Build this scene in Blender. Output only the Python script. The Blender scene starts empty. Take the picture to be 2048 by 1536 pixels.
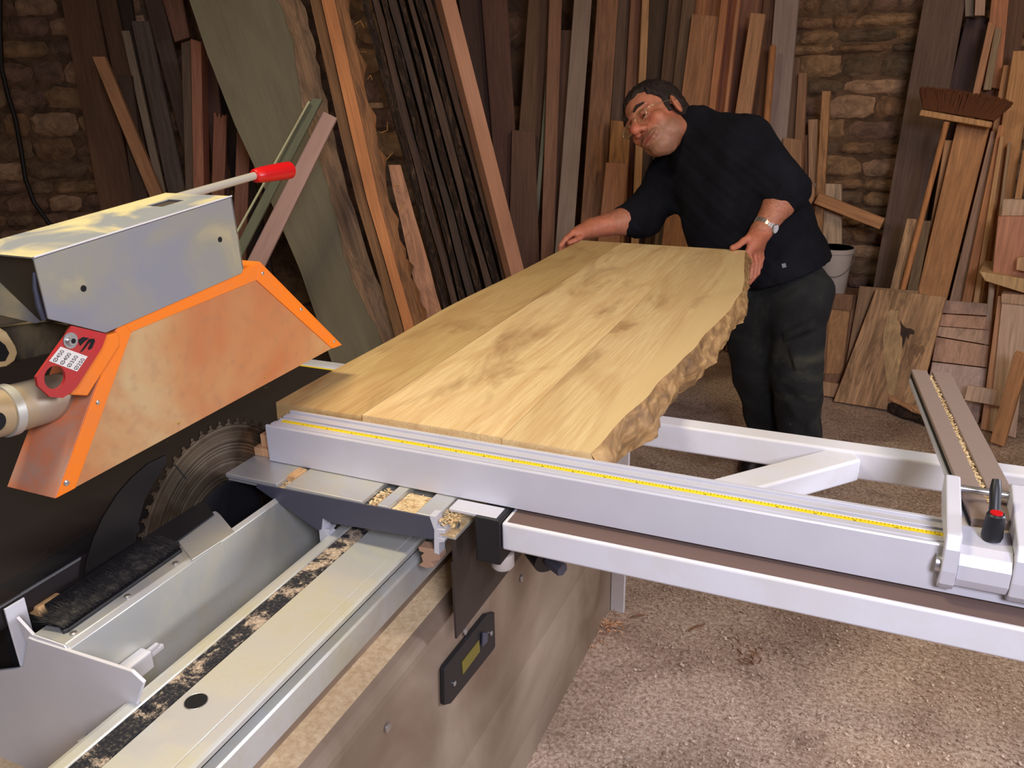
import bpy, bmesh, math, random
import numpy as np
from mathutils import Vector, Matrix
C = bpy.context.scene.collection
random.seed(7)
rnd = random.Random(11)

# ------------------------------------------------------------------ camera
YAW, PIT, ROL, FPX, CH = 0.41481403, 0.35888325, -0.01963417, 1666.66, 1.52
def basis(y, p, r):
    cy, sy, cp, sp, cr, sr = math.cos(y), math.sin(y), math.cos(p), math.sin(p), math.cos(r), math.sin(r)
    f = Vector((-sy*cp, cy*cp, -sp)); rt = Vector((cy, sy, 0)); up = rt.cross(f)
    return cr*rt + sr*up, -sr*rt + cr*up, f
CR, CU, CF = basis(YAW, PIT, ROL)
CAM = Vector((0, 0, CH))
cd = bpy.data.cameras.new('camera'); cam = bpy.data.objects.new('camera', cd); C.objects.link(cam)
cd.sensor_width = 36; cd.lens = FPX*36/2048; cd.clip_start = .02
M = Matrix.Identity(4)
for i in range(3):
    M[i][0], M[i][1], M[i][2], M[i][3] = CR[i], CU[i], -CF[i], CAM[i]
cam.matrix_world = M
bpy.context.scene.camera = cam

# survey of the photograph: the point of a known plane that a line of sight meets
def ray(x, y): return CF + CR*((x-1024)/FPX) - CU*((y-768)/FPX)
def pz(x, y, z): d = ray(x, y); return CAM + d*((z-CH)/d.z)
def py(x, y, Y): d = ray(x, y); return CAM + d*(Y/d.y)
def px(x, y, X): d = ray(x, y); return CAM + d*(X/d.x)

# ------------------------------------------------------------------ world, lights, exposure
w = bpy.data.worlds.new('world'); bpy.context.scene.world = w; w.use_nodes = True
w.node_tree.nodes['Background'].inputs[0].default_value = (.05, .045, .04, 1)
w.node_tree.nodes['Background'].inputs[1].default_value = .3
def area(name, loc, target, sx, sy, energy, col, spread=180):
    l = bpy.data.lights.new(name, 'AREA'); l.shape = 'RECTANGLE'; l.size = sx; l.size_y = sy; l.energy = energy; l.color = col
    l.spread = math.radians(spread)
    o = bpy.data.objects.new(name, l); C.objects.link(o); o.location = loc
    o.rotation_euler = (Vector(target)-Vector(loc)).to_track_quat('-Z', 'Y').to_euler()
    return o
area('lamp_over_saw', (-1.15, .75, 2.75), (-.9, .9, 0), .16, .6, 29, (1, .88, .64))
area('lamp_behind_camera', (.75, -.55, 2.1), (.0, 1.2, .7), .6, .6, 27, (.86, .85, 1), 125)
area('daylight_right', (2.35, 2.0, 1.7), (-.8, .9, .75), .35, .5, 20, (.84, .87, 1), 110)
area('fill_back_of_shop', (1.0, 1.6, 2.85), (-.3, 4.6, 1.0), .5, 1.2, 25, (1, .79, .55))  # added warm fill aimed at the background boards, no visible source
vs = bpy.context.scene.view_settings
bpy.context.scene.display_settings.display_device = 'sRGB'
vs.view_transform = 'Standard'; vs.look = 'None'; vs.gamma = 1; vs.exposure = .0; vs.use_curve_mapping = False

# ------------------------------------------------------------------ materials
def lin(c, k=1.0):
    if k > 1:                      # lift a dim photographed tone to the board's own colour, hue kept
        f = [((v/255+.055)/1.055)**2.4 for v in c]; m = max(f)*k; g = m if m < .45 else .45+.3*(1-math.exp(-(m-.45)/.3)); f = [v*g/max(f) for v in f]
        y = sum(f)/3; return tuple(v*.93+y*.07 for v in f)+(1,)
    o = []
    for v in c:
        v = v/255
        v = v/12.92 if v <= .04045 else ((v+.055)/1.055)**2.4
        o.append(min(.92, v*k))
    return (*o, 1)
class NT:
    def __init__(s, name):
        s.m = bpy.data.materials.new(name); s.m.use_nodes = True; s.n = s.m.node_tree.nodes; s.l = s.m.node_tree.links
        s.b = s.n['Principled BSDF']
    def new(s, t, **k):
        n = s.n.new(t)
        for a, b in k.items(): setattr(n, a, b)
        return n
    def link(s, a, b): s.l.new(a, b)
    def coord(s, scale=(1, 1, 1), world=False):
        if world: t = s.new('ShaderNodeNewGeometry').outputs['Position']
        else: t = s.new('ShaderNodeTexCoord').outputs['Object']
        oi = s.new('ShaderNodeObjectInfo'); ad = s.new('ShaderNodeVectorMath', operation='MULTIPLY_ADD')
        cb = s.new('ShaderNodeCombineXYZ')
        for i in range(3): s.link(oi.outputs['Random'], cb.inputs[i])
        s.link(cb.outputs[0], ad.inputs[0]); ad.inputs[1].default_value = (0, 0, 0) if world else (7, 5, 9); s.link(t, ad.inputs[2])
        mp = s.new('ShaderNodeMapping'); mp.inputs['Scale'].default_value = scale; s.link(ad.outputs[0], mp.inputs[0])
        return mp.outputs[0]
    def noise(s, vec, scale, detail=4, rough=.6, dist=0):
        n = s.new('ShaderNodeTexNoise'); n.inputs['Scale'].default_value = scale; n.inputs['Detail'].default_value = detail
        n.inputs['Roughness'].default_value = rough; n.inputs['Distortion'].default_value = dist; s.link(vec, n.inputs['Vector']); return n.outputs[0]
    def ramp(s, fac, stops):
        r = s.new('ShaderNodeValToRGB'); e = r.color_ramp.elements
        while len(e) < len(stops): e.new(.5)
        for i, (p, c) in enumerate(stops):
            e[i].position = p; e[i].color = c if len(c) == 4 else (*c, 1)
        s.link(fac, r.inputs[0]); return r.outputs[0]
    def mix(s, a, b, fac, mode='MIX'):
        m = s.new('ShaderNodeMix', data_type='RGBA', blend_type=mode)
        for k, v in ((6, a), (7, b), (0, fac)):
            if hasattr(v, 'links'): s.link(v, m.inputs[k])
            else: m.inputs[k].default_value = v
        return m.outputs[2]
    def bump(s, h, strength, dist=.01):
        b = s.new('ShaderNodeBump'); b.inputs['Strength'].default_value = strength; b.inputs['Distance'].default_value = dist
        s.link(h, b.inputs['Height']); s.link(b.outputs[0], s.b.inputs['Normal'])
    def out(s, col, rough=.6, metal=0):
        if hasattr(col, 'links'): s.link(col, s.b.inputs['Base Color'])
        else: s.b.inputs['Base Color'].default_value = col
        if hasattr(rough, 'links'): s.link(rough, s.b.inputs['Roughness'])
        else: s.b.inputs['Roughness'].default_value = rough
        s.b.inputs['Metallic'].default_value = metal
        return s.m
_wood = {}
KW = 2.7
def sc(c, k): return tuple(min(1, v*k) for v in c[:3])+(1,)
def wood(rgb, k=None, contrast=.35, stain=0.0):
    key = (rgb, k, contrast, stain)
    if key in _wood: return _wood[key]
    t = NT('wood_%d_%d_%d' % rgb); base = lin(rgb, k or KW)
    v = t.coord((30, 30, 1.6)); v2 = t.coord((3.2, 3.2, .7))
    g = t.noise(v, 3.0, 5, .62, .6); g2 = t.noise(v2, 2.2, 3, .6, 1.2)
    col = t.ramp(g, [(.3, sc(base, 1-contrast)), (.72, sc(base, 1+contrast*.55))])
    col2 = t.ramp(g2, [(.3, (.72, .68, .65)), (.6, (1, 1, 1))])
    col = t.mix(col, col2, .55, 'MULTIPLY')
    if stain:
        s2 = t.noise(t.coord((9, 9, 1.5)), 2.0, 4, .7, 1.5)
        m = t.ramp(s2, [(.45, (0, 0, 0)), (.62, (1, 1, 1))])
        mm = t.new('ShaderNodeMath', operation='MULTIPLY'); t.link(m, mm.inputs[0]); mm.inputs[1].default_value = stain
        col = t.mix(col, sc(base, .28), mm.outputs[0])
    t.bump(g, .25, .004)
    _wood[key] = t.out(col, .72); return _wood[key]
_pl = {}
def paint(name, rgb, rough=.4, metal=0, dust=None, dk=.5, dscale=6, lo=.42, hi=.62, k=1, world=True):
    if name in _pl: return _pl[name]
    t = NT(name); base = lin(rgb, k)
    v = t.coord((1, 1, 1), world)
    if dust:
        n = t.noise(v, dscale, 6, .65, .4)
        m = t.ramp(n, [(lo, (0, 0, 0)), (hi, (dk, dk, dk))])
        col = t.mix(base, lin(dust), m)
        rg = t.new('ShaderNodeMath', operation='MULTIPLY_ADD'); t.link(m, rg.inputs[0]); rg.inputs[1].default_value = .5; rg.inputs[2].default_value = rough
        r = rg.outputs[0]
    else:
        n = t.noise(v, 14, 4); col = t.mix(base, sc(base, .86), n); r = rough
    t.bump(t.noise(v, 160, 2), .05, .001)
    _pl[name] = t.out(col, r, metal); return _pl[name]
m_alu = paint('brushed_aluminium', (205, 207, 208), .34, .55, (196, 186, 140), .45, 5)
m_alubeam = paint('anodised_beam', (214, 216, 212), .36, .45, (188, 176, 128), .75, 4.5, .42, .66)
m_alufence = paint('anodised_fence', (222, 222, 230), .42, .25)
m_white = paint('cream_white_steel', (232, 230, 232), .42, 0)
m_frame = paint('white_painted_tube', (220, 220, 226), .4, 0, (204, 198, 178), .3, 8)
m_dusttop = paint('brown_wood_dust', (112, 90, 82), .95)
m_body0 = paint('dusty_cream_body_side', (186, 172, 156), .5, 0, (138, 110, 86), .8, 2.2, .30, .62)
m_table = paint('black_waxed_cast_iron', (44, 38, 38), .42, .2, (150, 128, 100), .55, 26, .66, .76)
m_dark = paint('black_plastic', (28, 28, 32), .45)
m_endcap = paint('dark_grey_end_plate', (72, 73, 88), .5)
m_plate = paint('dark_bronze_plate', (70, 62, 58), .4, .4)
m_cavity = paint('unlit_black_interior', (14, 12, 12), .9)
m_orange = paint('orange_powder_coat', (244, 126, 22), .42, 0, (196, 118, 66), .4, 5, .5, .7)
m_red = paint('red_enamel', (190, 30, 34), .4, 0, (150, 60, 50), .5, 9)
m_redgrip = paint('red_rubber_grip', (205, 20, 24), .35)
m_chrome = paint('bright_steel', (205, 205, 205), .28, .85)
m_yellow = paint('yellow_tape', (246, 218, 40), .5)
m_ink = paint('black_print', (24, 22, 22), .6)
m_paper = paint('white_sticker', (235, 228, 220), .5)
m_dust = paint('pale_sawdust', (224, 204, 160), .95, 0, (180, 140, 90), .8, 60)
m_plastic = paint('white_plastic', (205, 196, 190), .5)
m_bristle = paint('brown_bristle', (112, 66, 38), .9)
m_cable = paint('black_cable', (30, 24, 22), .6)

def m_panelmat():      # dusty sheet of the blade guard
    t = NT('dusty_guard_sheet'); v = t.coord((1, 1, 1), True)
    n = t.noise(v, 3.2, 4, .55, .6)
    col = t.ramp(n, [(.34, lin((196, 170, 122))), (.5, lin((190, 136, 86))), (.66, lin((184, 108, 62)))])
    n2 = t.noise(v, 45, 5); col = t.mix(col, sc(lin((150, 110, 80)), 1), t.ramp(n2, [(.5, (0, 0, 0)), (.8, (.5, .5, .5))]))
    return t.out(col, .48)
def m_housing():
    t = NT('dusty_grey_housing'); v = t.coord((1, 1, 1), True)
    n = t.noise(v, 6, 4, .5, .8)
    col = t.ramp(n, [(.40, lin((138, 138, 144))), (.55, lin((150, 146, 130))), (.66, lin((184, 170, 128)))])
    g = t.new('ShaderNodeNewGeometry'); sx = t.new('ShaderNodeSeparateXYZ'); t.link(g.outputs['Normal'], sx.inputs[0])
    n3 = t.noise(v, 9, 4, .5, .8)
    top = t.ramp(n3, [(.42, lin((150, 154, 160))), (.56, lin((226, 212, 160)))])
    a = t.new('ShaderNodeMath', operation='GREATER_THAN'); t.link(sx.outputs[2], a.inputs[0]); a.inputs[1].default_value = .7
    return t.out(t.mix(col, top, a.outputs[0]), .5, .1)
def m_strip():         # black anti-slip strip of the sliding beam, patchy with sawdust
    t = NT('dusty_black_strip'); v = t.coord((1, 1, 1), True)
    n = t.noise(v, 16, 10, .8, .3); mask = t.ramp(n, [(.505, (0, 0, 0)), (.56, (1, 1, 1))])
    n2 = t.noise(v, 240, 3)
    d = t.ramp(n2, [(.35, lin((160, 138, 116))), (.65, lin((206, 188, 164)))])
    k = t.ramp(n2, [(.5, lin((26, 26, 34))), (.72, lin((90, 84, 76)))])
    m = t.mix(k, d, mask); return t.out(m, .85)
def m_blade():
    t = NT('used_saw_blade_steel'); tc = t.new('ShaderNodeTexCoord').outputs['Object']
    ln = t.new('ShaderNodeVectorMath', operation='LENGTH'); t.link(tc, ln.inputs[0])
    cb = t.new('ShaderNodeCombineXYZ'); t.link(ln.outputs['Value'], cb.inputs[0])
    n = t.noise(cb.outputs[0], 190, 4, .8)
    mp = t.noise(tc, 9, 3)
    col = t.ramp(n, [(.32, lin((52, 44, 38))), (.52, lin((112, 98, 80))), (.7, lin((190, 182, 160)))])
    col = t.mix(col, lin((66, 44, 30)), t.ramp(mp, [(.4, (0, 0, 0)), (.62, (.85, .85, .85))]))
    return t.out(col, .3, .8)
def m_oak(seed, tone, tint=(1, 1, 1)):
    t = NT('planed_oak_%d' % seed)
    o = t.new('ShaderNodeTexCoord').outputs['Object']
    ad = t.new('ShaderNodeVectorMath', operation='ADD'); t.link(o, ad.inputs[0]); ad.inputs[1].default_value = (seed*3.1, seed*1.7, seed*.9)
    def mp(s):
        m = t.new('ShaderNodeMapping'); m.inputs['Scale'].default_value = s; t.link(ad.outputs[0], m.inputs[0]); return m.outputs[0]
    # cathedral grain: contour bands of a stretched noise field
    f = t.noise(mp((3.4, .62, 3.4)), 1.5, 3, .45, .5)
    mul = t.new('ShaderNodeMath', operation='MULTIPLY'); t.link(f, mul.inputs[0]); mul.inputs[1].default_value = 42
    sn = t.new('ShaderNodeMath', operation='SINE'); t.link(mul.outputs[0], sn.inputs[0])
    band = t.ramp(sn.outputs[0], [(.0, (.0, .0, .0)), (.9, (1, 1, 1))])
    fine = t.noise(mp((120, 3.5, 120)), 2, 5, .7)
    blotch = t.noise(mp((4.5, 1.1, 4.5)), 1.6, 4, .6, 1.2)
    c1 = lin((236, 208, 154), tone); c2 = lin((206, 164, 108), tone)
    col = t.mix(c1, c2, t.ramp(fine, [(.38, (0, 0, 0)), (.7, (.75, .75, .75))]))
    col = t.mix(col, lin((196, 150, 98), tone), t.mix((0, 0, 0, 1), band, .28))
    col = t.mix(col, lin((150, 106, 66), tone), t.ramp(blotch, [(.52, (0, 0, 0)), (.74, (.75, .75, .75))]))
    col = t.mix(col, (*tint, 1), 1.0, 'MULTIPLY')
    if seed == 3:      # pale sapwood along the live edge
        sx = t.new('ShaderNodeSeparateXYZ'); t.link(o, sx.inputs[0]); m1 = t.new('ShaderNodeMath', operation='MULTIPLY_ADD'); t.link(f, m1.inputs[0]); m1.inputs[1].default_value = .10; t.link(sx.outputs[0], m1.inputs[2])
        m2 = t.new('ShaderNodeMapRange'); t.link(m1.outputs[0], m2.inputs[0]); m2.inputs[1].default_value = -.352; m2.inputs[2].default_value = -.325; m2.inputs[4].default_value = .8
        col = t.mix(col, lin((228, 198, 142), tone), m2.outputs[0])
    t.bump(fine, .12, .002)
    return t.out(col, .5)
def m_edge():
    t = NT('debarked_live_edge'); v = t.coord((5, 3.2, 9), True)
    n = t.noise(v, 3, 5, .62, 1.2)
    col = t.ramp(n, [(.3, lin((92, 66, 38))), (.5, lin((146, 110, 66))), (.7, lin((190, 152, 98)))])
    t.bump(n, .3, .004); return t.out(col, .62)
def m_stone(i, rgb):
    t = NT('limestone_%d' % i); v = t.coord((1, 1, 1), True); b = lin(rgb, 2.6)
    n = t.noise(v, 13, 7, .68, .5)
    col = t.ramp(n, [(.3, sc(b, .45)), (.52, b), (.75, sc(b, 1.5))])
    t.bump(n, 1.0, .03); return t.out(col, .95)
def m_floor():
    t = NT('sawdust_floor'); v = t.coord((1, 1, 1), True)
    n = t.noise(v, 85, 6, .75, .3); n2 = t.noise(v, 2.4, 5, .6, .8); n3 = t.noise(v, 9, 5, .6, 1)
    col = t.ramp(n, [(.34, lin((140, 114, 94))), (.5, lin((208, 180, 156))), (.66, lin((244, 226, 204)))])
    d = t.ramp(n2, [(.36, (.62, .56, .54)), (.58, (1, 1, 1))])
    col = t.mix(col, d, .9, 'MULTIPLY')
    col = t.mix(col, lin((86, 60, 44)), t.ramp(n3, [(.56, (0, 0, 0)), (.72, (.45, .45, .45))]))
    t.bump(n, .7, .008); return t.out(col, .95)
def m_mortar():
    t = NT('old_lime_mortar'); v = t.coord((1, 1, 1), True); n = t.noise(v, 7, 7, .7, .6)
    col = t.ramp(n, [(.35, lin((58, 42, 32), 2.2)), (.6, lin((96, 74, 54), 2.4))]); t.bump(n, 1, .04); return t.out(col, .95)
def m_bark():
    t = NT('rough_bark'); v = t.coord((26, 26, 5)); n = t.noise(v, 2.2, 7, .75, 1.2)
    col = t.ramp(n, [(.36, lin((24, 18, 15), 1.5)), (.52, lin((62, 45, 34), 2)), (.68, lin((104, 80, 62), 2.1))])
    t.bump(n, 1, .03); return t.out(col, .95)
def m_bodymat():       # sheet steel; sawdust lies on whatever faces up
    t = NT('dusty_cream_body'); v = t.coord((1, 1, 1), True)
    n = t.noise(v, 2.6, 5, .55, .6); base = t.ramp(n, [(.32, lin((116, 94, 76))), (.62, lin((160, 142, 124)))])
    g = t.new('ShaderNodeNewGeometry'); sx = t.new('ShaderNodeSeparateXYZ'); t.link(g.outputs['Normal'], sx.inputs[0])
    a = t.new('ShaderNodeMath', operation='MULTIPLY_ADD', use_clamp=True); t.link(sx.outputs[2], a.inputs[0]); a.inputs[1].default_value = 14; a.inputs[2].default_value = -13
    d = t.ramp(t.noise(v, 120, 4), [(.3, lin((214, 182, 138))), (.7, lin((246, 224, 184)))])
    return t.out(t.mix(base, d, a.outputs[0]), .5)
m_body = m_bodymat()
m_guard, m_house, m_stripm, m_bladem, m_edgem, m_floorm, m_mort, m_barkm = m_panelmat(), m_housing(), m_strip(), m_blade(), m_edge(), m_floor(), m_mortar(), m_bark()

# ------------------------------------------------------------------ helpers
def box(bm, x0, x1, y0, y1, z0, z1):
    v = [bm.verts.new((x, y, z)) for x in (x0, x1) for y in (y0, y1) for z in (z0, z1)]
    for f in ((0, 1, 3, 2), (4, 6, 7, 5), (0, 4, 5, 1), (2, 3, 7, 6), (0, 2, 6, 4), (1, 5, 7, 3)): bm.faces.new([v[i] for i in f])
def prism(bm, pts, off):
    off = Vector(off); a = [bm.verts.new(p) for p in pts]; b = [bm.verts.new(Vector(p)+off) for p in pts]
    n = len(a); bm.faces.new(a); bm.faces.new(b[::-1])
    for i in range(n): bm.faces.new((a[i], b[i], b[(i+1) % n], a[(i+1) % n]))
def ringp(bm, rings, closed_ends=True):
    vs_ = [[bm.verts.new(p) for p in r] for r in rings]; n = len(vs_[0])
    for a, b in zip(vs_, vs_[1:]):
        for i in range(n): bm.faces.new((a[i], a[(i+1) % n], b[(i+1) % n], b[i]))
    if closed_ends: bm.faces.new(vs_[0][::-1]); bm.faces.new(vs_[-1])
def tube(bm, path, r, n=16):
    path = [Vector(p) for p in path]; rr = r if isinstance(r, (list, tuple)) else [r]*len(path); rings = []
    for i, p in enumerate(path):
        d = (path[min(i+1, len(path)-1)]-path[max(i-1, 0)]).normalized()
        a = d.orthogonal().normalized() if i == 0 else (a - d*a.dot(d)).normalized()
        b = d.cross(a)
        rings.append([p+(a*math.cos(t)+b*math.sin(t))*rr[i] for t in [2*math.pi*k/n for k in range(n)]])
    ringp(bm, rings)
def obj(name, bm, mat, parent=None, bevel=0, smooth=False, seg=2):
    if isinstance(bm, bmesh.types.BMesh):
        bmesh.ops.recalc_face_normals(bm, faces=bm.faces)
        me = bpy.data.meshes.new(name); bm.to_mesh(me); bm.free()
    else: me = bm
    if smooth:
        me.polygons.foreach_set('use_smooth', [True]*len(me.polygons))
        if smooth != 'all': me.set_sharp_from_angle(angle=math.radians(38))
    o = bpy.data.objects.new(name, me); C.objects.link(o); me.materials.clear() if False else None
    if mat and not len(me.materials): me.materials.append(mat)
    if parent:
        o.parent = parent; p = parent; loc = Vector((0, 0, 0))
        o.matrix_parent_inverse = parent_mw(parent).inverted()
    if bevel:
        b = o.modifiers.new('bevel', 'BEVEL'); b.width = bevel; b.segments = seg; b.limit_method = 'ANGLE'; b.angle_limit = math.radians(35)
    return o
def parent_mw(p):
    m = p.matrix_basis.copy()
    if p.parent: m = parent_mw(p.parent) @ p.matrix_parent_inverse @ m
    return m
def tag(o, label, cat, group=None):
    o['label'] = label; o['category'] = cat
    if group: o['group'] = group
    return o
def thing(name, label, cat, loc, group=None):
    o = bpy.data.objects.new(name, None); C.objects.link(o); o.location = loc; o.empty_display_size = .05
    return tag(o, label, cat, group)
def struct(o): o['kind'] = 'structure'; return o
def BM(): return bmesh.new()
def part(name, mat, parent, fn, **k):
    bm = BM(); fn(bm); return obj(name, bm, mat, parent, **k)
def bx(name, mat, parent, *a, **k): return part(name, mat, parent, lambda b: box(b, *a), **k)
def screw(parent, p, n, r, mat=None, name='screw'):
    n = Vector(n).normalized(); p = Vector(p)
    bm = BM(); tube(bm, [p, p+n*r*.35, p+n*r*.5], [r, r*.95, r*.6], 12)
    return obj(name, bm, mat or m_chrome, parent, smooth=True)

# ------------------------------------------------------------------ room shell
AZA, AZB = math.radians(-8), math.radians(27)
def nrm(az): return Vector((-math.sin(az), math.cos(az), 0))
nA, DA = nrm(AZA), 4.90
nB = nrm(AZB)
cornr = nA*0
_d = Vector((-.282, .959, 0)); cornr = _d*(DA/_d.dot(nA)); DB = cornr.dot(nB)
tA = Vector((nA.y, -nA.x, 0)); tB = Vector((nB.y, -nB.x, 0))       # run to the right along the walls
RH = 3.1
def wallbox(name, p0, p1, n, mat=m_mort, th=.25):
    bm = BM(); prism(bm, [Vector(p0), Vector(p1), Vector(p1)+Vector((0, 0, RH)), Vector(p0)+Vector((0, 0, RH))], n*th)
    return struct(obj(name, bm, mat))
A1 = cornr + tA*4.2
B0 = cornr - tB*4.6
S0 = Vector((B0.x, -2.6, 0)); S1 = Vector((A1.x, -2.6, 0))
wall_back = wallbox('wall_back', cornr, A1, nA)
wall_left = wallbox('wall_left', B0, cornr, nB)
wallbox('wall_side', S0, B0, Vector((-1, 0, 0)))
wallbox('wall_right', A1, S1, Vector((1, 0, 0)))
wallbox('wall_front', S1, S0, Vector((0, -1, 0)))
bm = BM(); prism(bm, [S0, S1, A1, cornr, B0], (0, 0, -.1)); floor = struct(obj('floor', bm, m_floorm))
bm = BM(); prism(bm, [p+Vector((0, 0, RH)) for p in (S0, S1, A1, cornr, B0)], (0, 0, .1)); struct(obj('ceiling', bm, wood((90, 70, 50))))

stone_mats = [m_stone(i, c) for i, c in enumerate([(96, 76, 58), (112, 84, 60), (86, 70, 54), (124, 96, 68), (102, 78, 64)])]
pale_mat = m_stone(9, (150, 118, 92))
def stone_mesh(w_, h_, dep, r):
    nx, nz = 6, 4; bm = BM(); g = []
    for j in range(nz+1):
        row = []
        for i in range(nx+1):
            u, v = i/nx*2-1, j/nz*2-1
            ex = 1-.05*abs(v)**3; ez = 1-.10*abs(u)**5
            x = u*ex*w_/2 + r.uniform(-.10, .10)*w_/nx*2; z = v*ez*h_/2 + r.uniform(-.16, .16)*h_/nz*1.6
            edge = max(abs(u), abs(v)); y = -dep*(1-edge**7*.95) + r.uniform(-.26, .26)*dep*(edge < .99)
            row.append(bm.verts.new((x, y, z)))
        g.append(row)
    for j in range(nz):
        for i in range(nx): bm.faces.new((g[j][i], g[j][i+1], g[j+1][i+1], g[j+1][i]))
    bmesh.ops.recalc_face_normals(bm, faces=bm.faces)
    return bm
def lay_stones(wall, origin, t, n, s0, s1, z0, z1, hmin, hmax, wmin, wmax, seed, pale=.06, maxn=290):
    r = random.Random(seed); z = z0; cnt = 0; protos = {}
    az = math.atan2(t.y, t.x)
    while z < z1:
        h = r.uniform(hmin, hmax); s = s0 - r.uniform(0, wmin)
        while s < s1 and cnt < maxn:
            w_ = r.uniform(wmin, wmax); hh = h*r.uniform(.8, 1.02)
            mt = pale_mat if r.random() < pale else r.choice(stone_mats)
            k = (r.randrange(14), mt.name)
            if k not in protos:
                me = bpy.data.meshes.new('stone'); b = stone_mesh(1, 1, 1, r); b.to_mesh(me); b.free(); me.materials.append(mt)
                me.polygons.foreach_set('use_smooth', [True]*len(me.polygons)); protos[k] = me
            o = bpy.data.objects.new('stone', protos[k]); C.objects.link(o); o.parent = wall
            o.location = origin + t*(s+w_/2) + Vector((0, 0, z+h/2)) + n*.004
            o.rotation_euler = (0, r.uniform(-.04, .04), az); o.scale = (w_*.985, r.uniform(.03, .055), hh*.98)
            cnt += 1; s += w_ + .003
        z += h + .002
lay_stones(wall_back, cornr, tA, nA, .85, 2.9, .35, 2.05, .045, .12, .10, .32, 3)
lay_stones(wall_left, cornr, tB, nB, -4.4, -2.6, .55, 2.15, .08, .16, .14, .36, 5, pale=.12)
lay_stones(wall_left, cornr, tB, nB, -2.6, -.9, .75, 2.05, .1, .19, .2, .42, 8, pale=.02, maxn=90)

# ------------------------------------------------------------------ leaning timber
def lean(name, label, cat, group, wall, d, quad, rgb, th=.025, up=0, th_deg=6, down=True, k=None, contrast=.35, stain=0, jag=0, rough_edge=0, mat=None, top_cut=0):
    """a board standing on the floor and leaning away; quad = its outline TL, TR, BR, BL as seen"""
    n = {'A': nA, 'B': nB}.get(wall) if isinstance(wall, str) else nrm(math.radians(wall)); tn = math.tan(math.radians(th_deg))
    def hit(q):
        v = ray(*q); return CAM + v*((d + tn*CH)/(v.dot(n)-tn*v.z))
    TL, TR, BR, BL = [hit(q) for q in quad]
    N = (n - Vector((0, 0, tn))).normalized()
    tm, bm_ = (TL+TR)/2, (BL+BR)/2; ax = (tm-bm_).normalized()
    X = ax.cross(N).normalized()
    if X.dot(TR-TL) < 0: X = -X
    if up: TL = TL+ax*up; TR = TR+ax*up
    if down:
        zlow = min(BL.z, BR.z); e = (zlow-.004 - th*abs(N.z))/max(ax.z, .05)
        BL = BL-ax*e; BR = BR-ax*e
    org = (BL+BR)/2
    Mx = Matrix((X, N, ax)).transposed().to_4x4(); Mx.translation = org; inv = Mx.inverted()
    l = [inv@p for p in (BL, BR, TR, TL)]
    r = random.Random(hash(label) % 9999 if False else sum(map(ord, label)))
    nseg = 10 if (rough_edge or jag) else 1
    left = [l[0].lerp(l[3], i/nseg) for i in range(nseg+1)]; right = [l[1].lerp(l[2], i/nseg) for i in range(nseg+1)]
    if rough_edge:
        for a in left[1:]: a.x += r.uniform(-1, 1)*rough_edge
        for a in right[1:]: a.x += r.uniform(-1, 1)*rough_edge
    bm = BM()
    if jag:
        tops = []; m = 7
        for i in range(1, m): 
            q = right[-1].lerp(left[-1], i/m); q.z += r.uniform(-1, .3)*jag; tops.append(q)
    else: tops = []
    outline = right + tops + left[::-1]
    prism(bm, outline, (0, th, 0))
    o = obj(name, bm, mat or wood(rgb, k, contrast, stain), bevel=0 if (jag or rough_edge) else .0025)
    o.matrix_world = Mx
    tag(o, label, cat, group); return o

GL = 'boards leaning on the left wall'; GM = 'boards leaning behind the man'; GR = 'boards leaning on the right of the stone wall'
P = lambda name, label, grp, wall, d, quad, rgb, **k: lean(name, label, 'post' if 'post' in name or 'batten' in name else 'board', grp, wall, d, quad, rgb, **k)
# --- left group
P('board', 'wide dark brown board nearest the left stone wall', GL, 'B', 4.60, [(123,0),(191,0),(270,395),(197,410)], (78,54,38), up=.3)
P('board', 'dark brown board just right of the widest left board, behind the slanting batten', GL, 'B', 4.66, [(194,0),(233,0),(305,380),(268,330)], (74,52,36), up=.3)
P('board', 'thin pale grey-edged strip with its top cut off, between two dark boards', GL, 'B', 4.50, [(242,61),(258,61),(330,383),(313,375)], (112,96,80), th=.02)
P('board', 'grey-brown board right of the pale grey strip, top end in view', GL, 'B', 4.56, [(262,42),(297,42),(373,383),(334,383)], (76,62,54), contrast=.45)
P('board', 'long dark brown board reaching past the top, left of the reddish post', GL, 'B', 4.64, [(288,0),(324,0),(392,280),(366,290)], (68,50,40), up=.3)
P('board', 'reddish brown board end hanging high between dark boards left of the grey slab', GL, 'B', 4.48, [(320,0),(369,0),(378,74),(349,84)], (98,64,48), up=.3, down=False)
P('timber_post', 'square reddish post with its cut top in view, left of the grey slab', GL, 'B', 4.12, [(381,77),(402,84),(409,385),(386,385)], (138,88,66), th=.1)
P('board', 'grey-brown board standing against the left side of the reddish post', GL, 'B', 4.27, [(362,86),(381,80),(387,385),(372,385)], (86,68,54), th=.05)
P('batten', 'pale tan batten slanting across the dark boards at the left', GL, 'B', 4.28, [(184,113),(209,113),(325,382),(294,388)], (134,94,64), th=.03)
P('board', 'short red-brown board with a splintered top beside the reddish post', GL, 'B', 4.20, [(428,225),(453,228),(450,388),(422,388)], (112,70,52), jag=.03)
P('board', 'dark red-brown board behind the short splintered board', GL, 'B', 4.40, [(403,118),(430,125),(462,400),(430,400)], (74,46,36))
P('board', 'red-brown board half hidden by the slanting edge of the grey slab', GL, 'B', 4.10, [(474,250),(500,270),(497,414),(466,414)], (104,66,50))
P('board', 'very dark board in the gap between reddish post and grey slab', GL, 'B', 4.70, [(395,0),(440,0),(500,300),(455,330)], (40,28,24), up=.3)
P('board', 'very dark thin board in the gap right of the widest left board', GL, 'B', 4.74, [(232,0),(262,0),(300,230),(262,230)], (46,33,26), up=.3)
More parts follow.
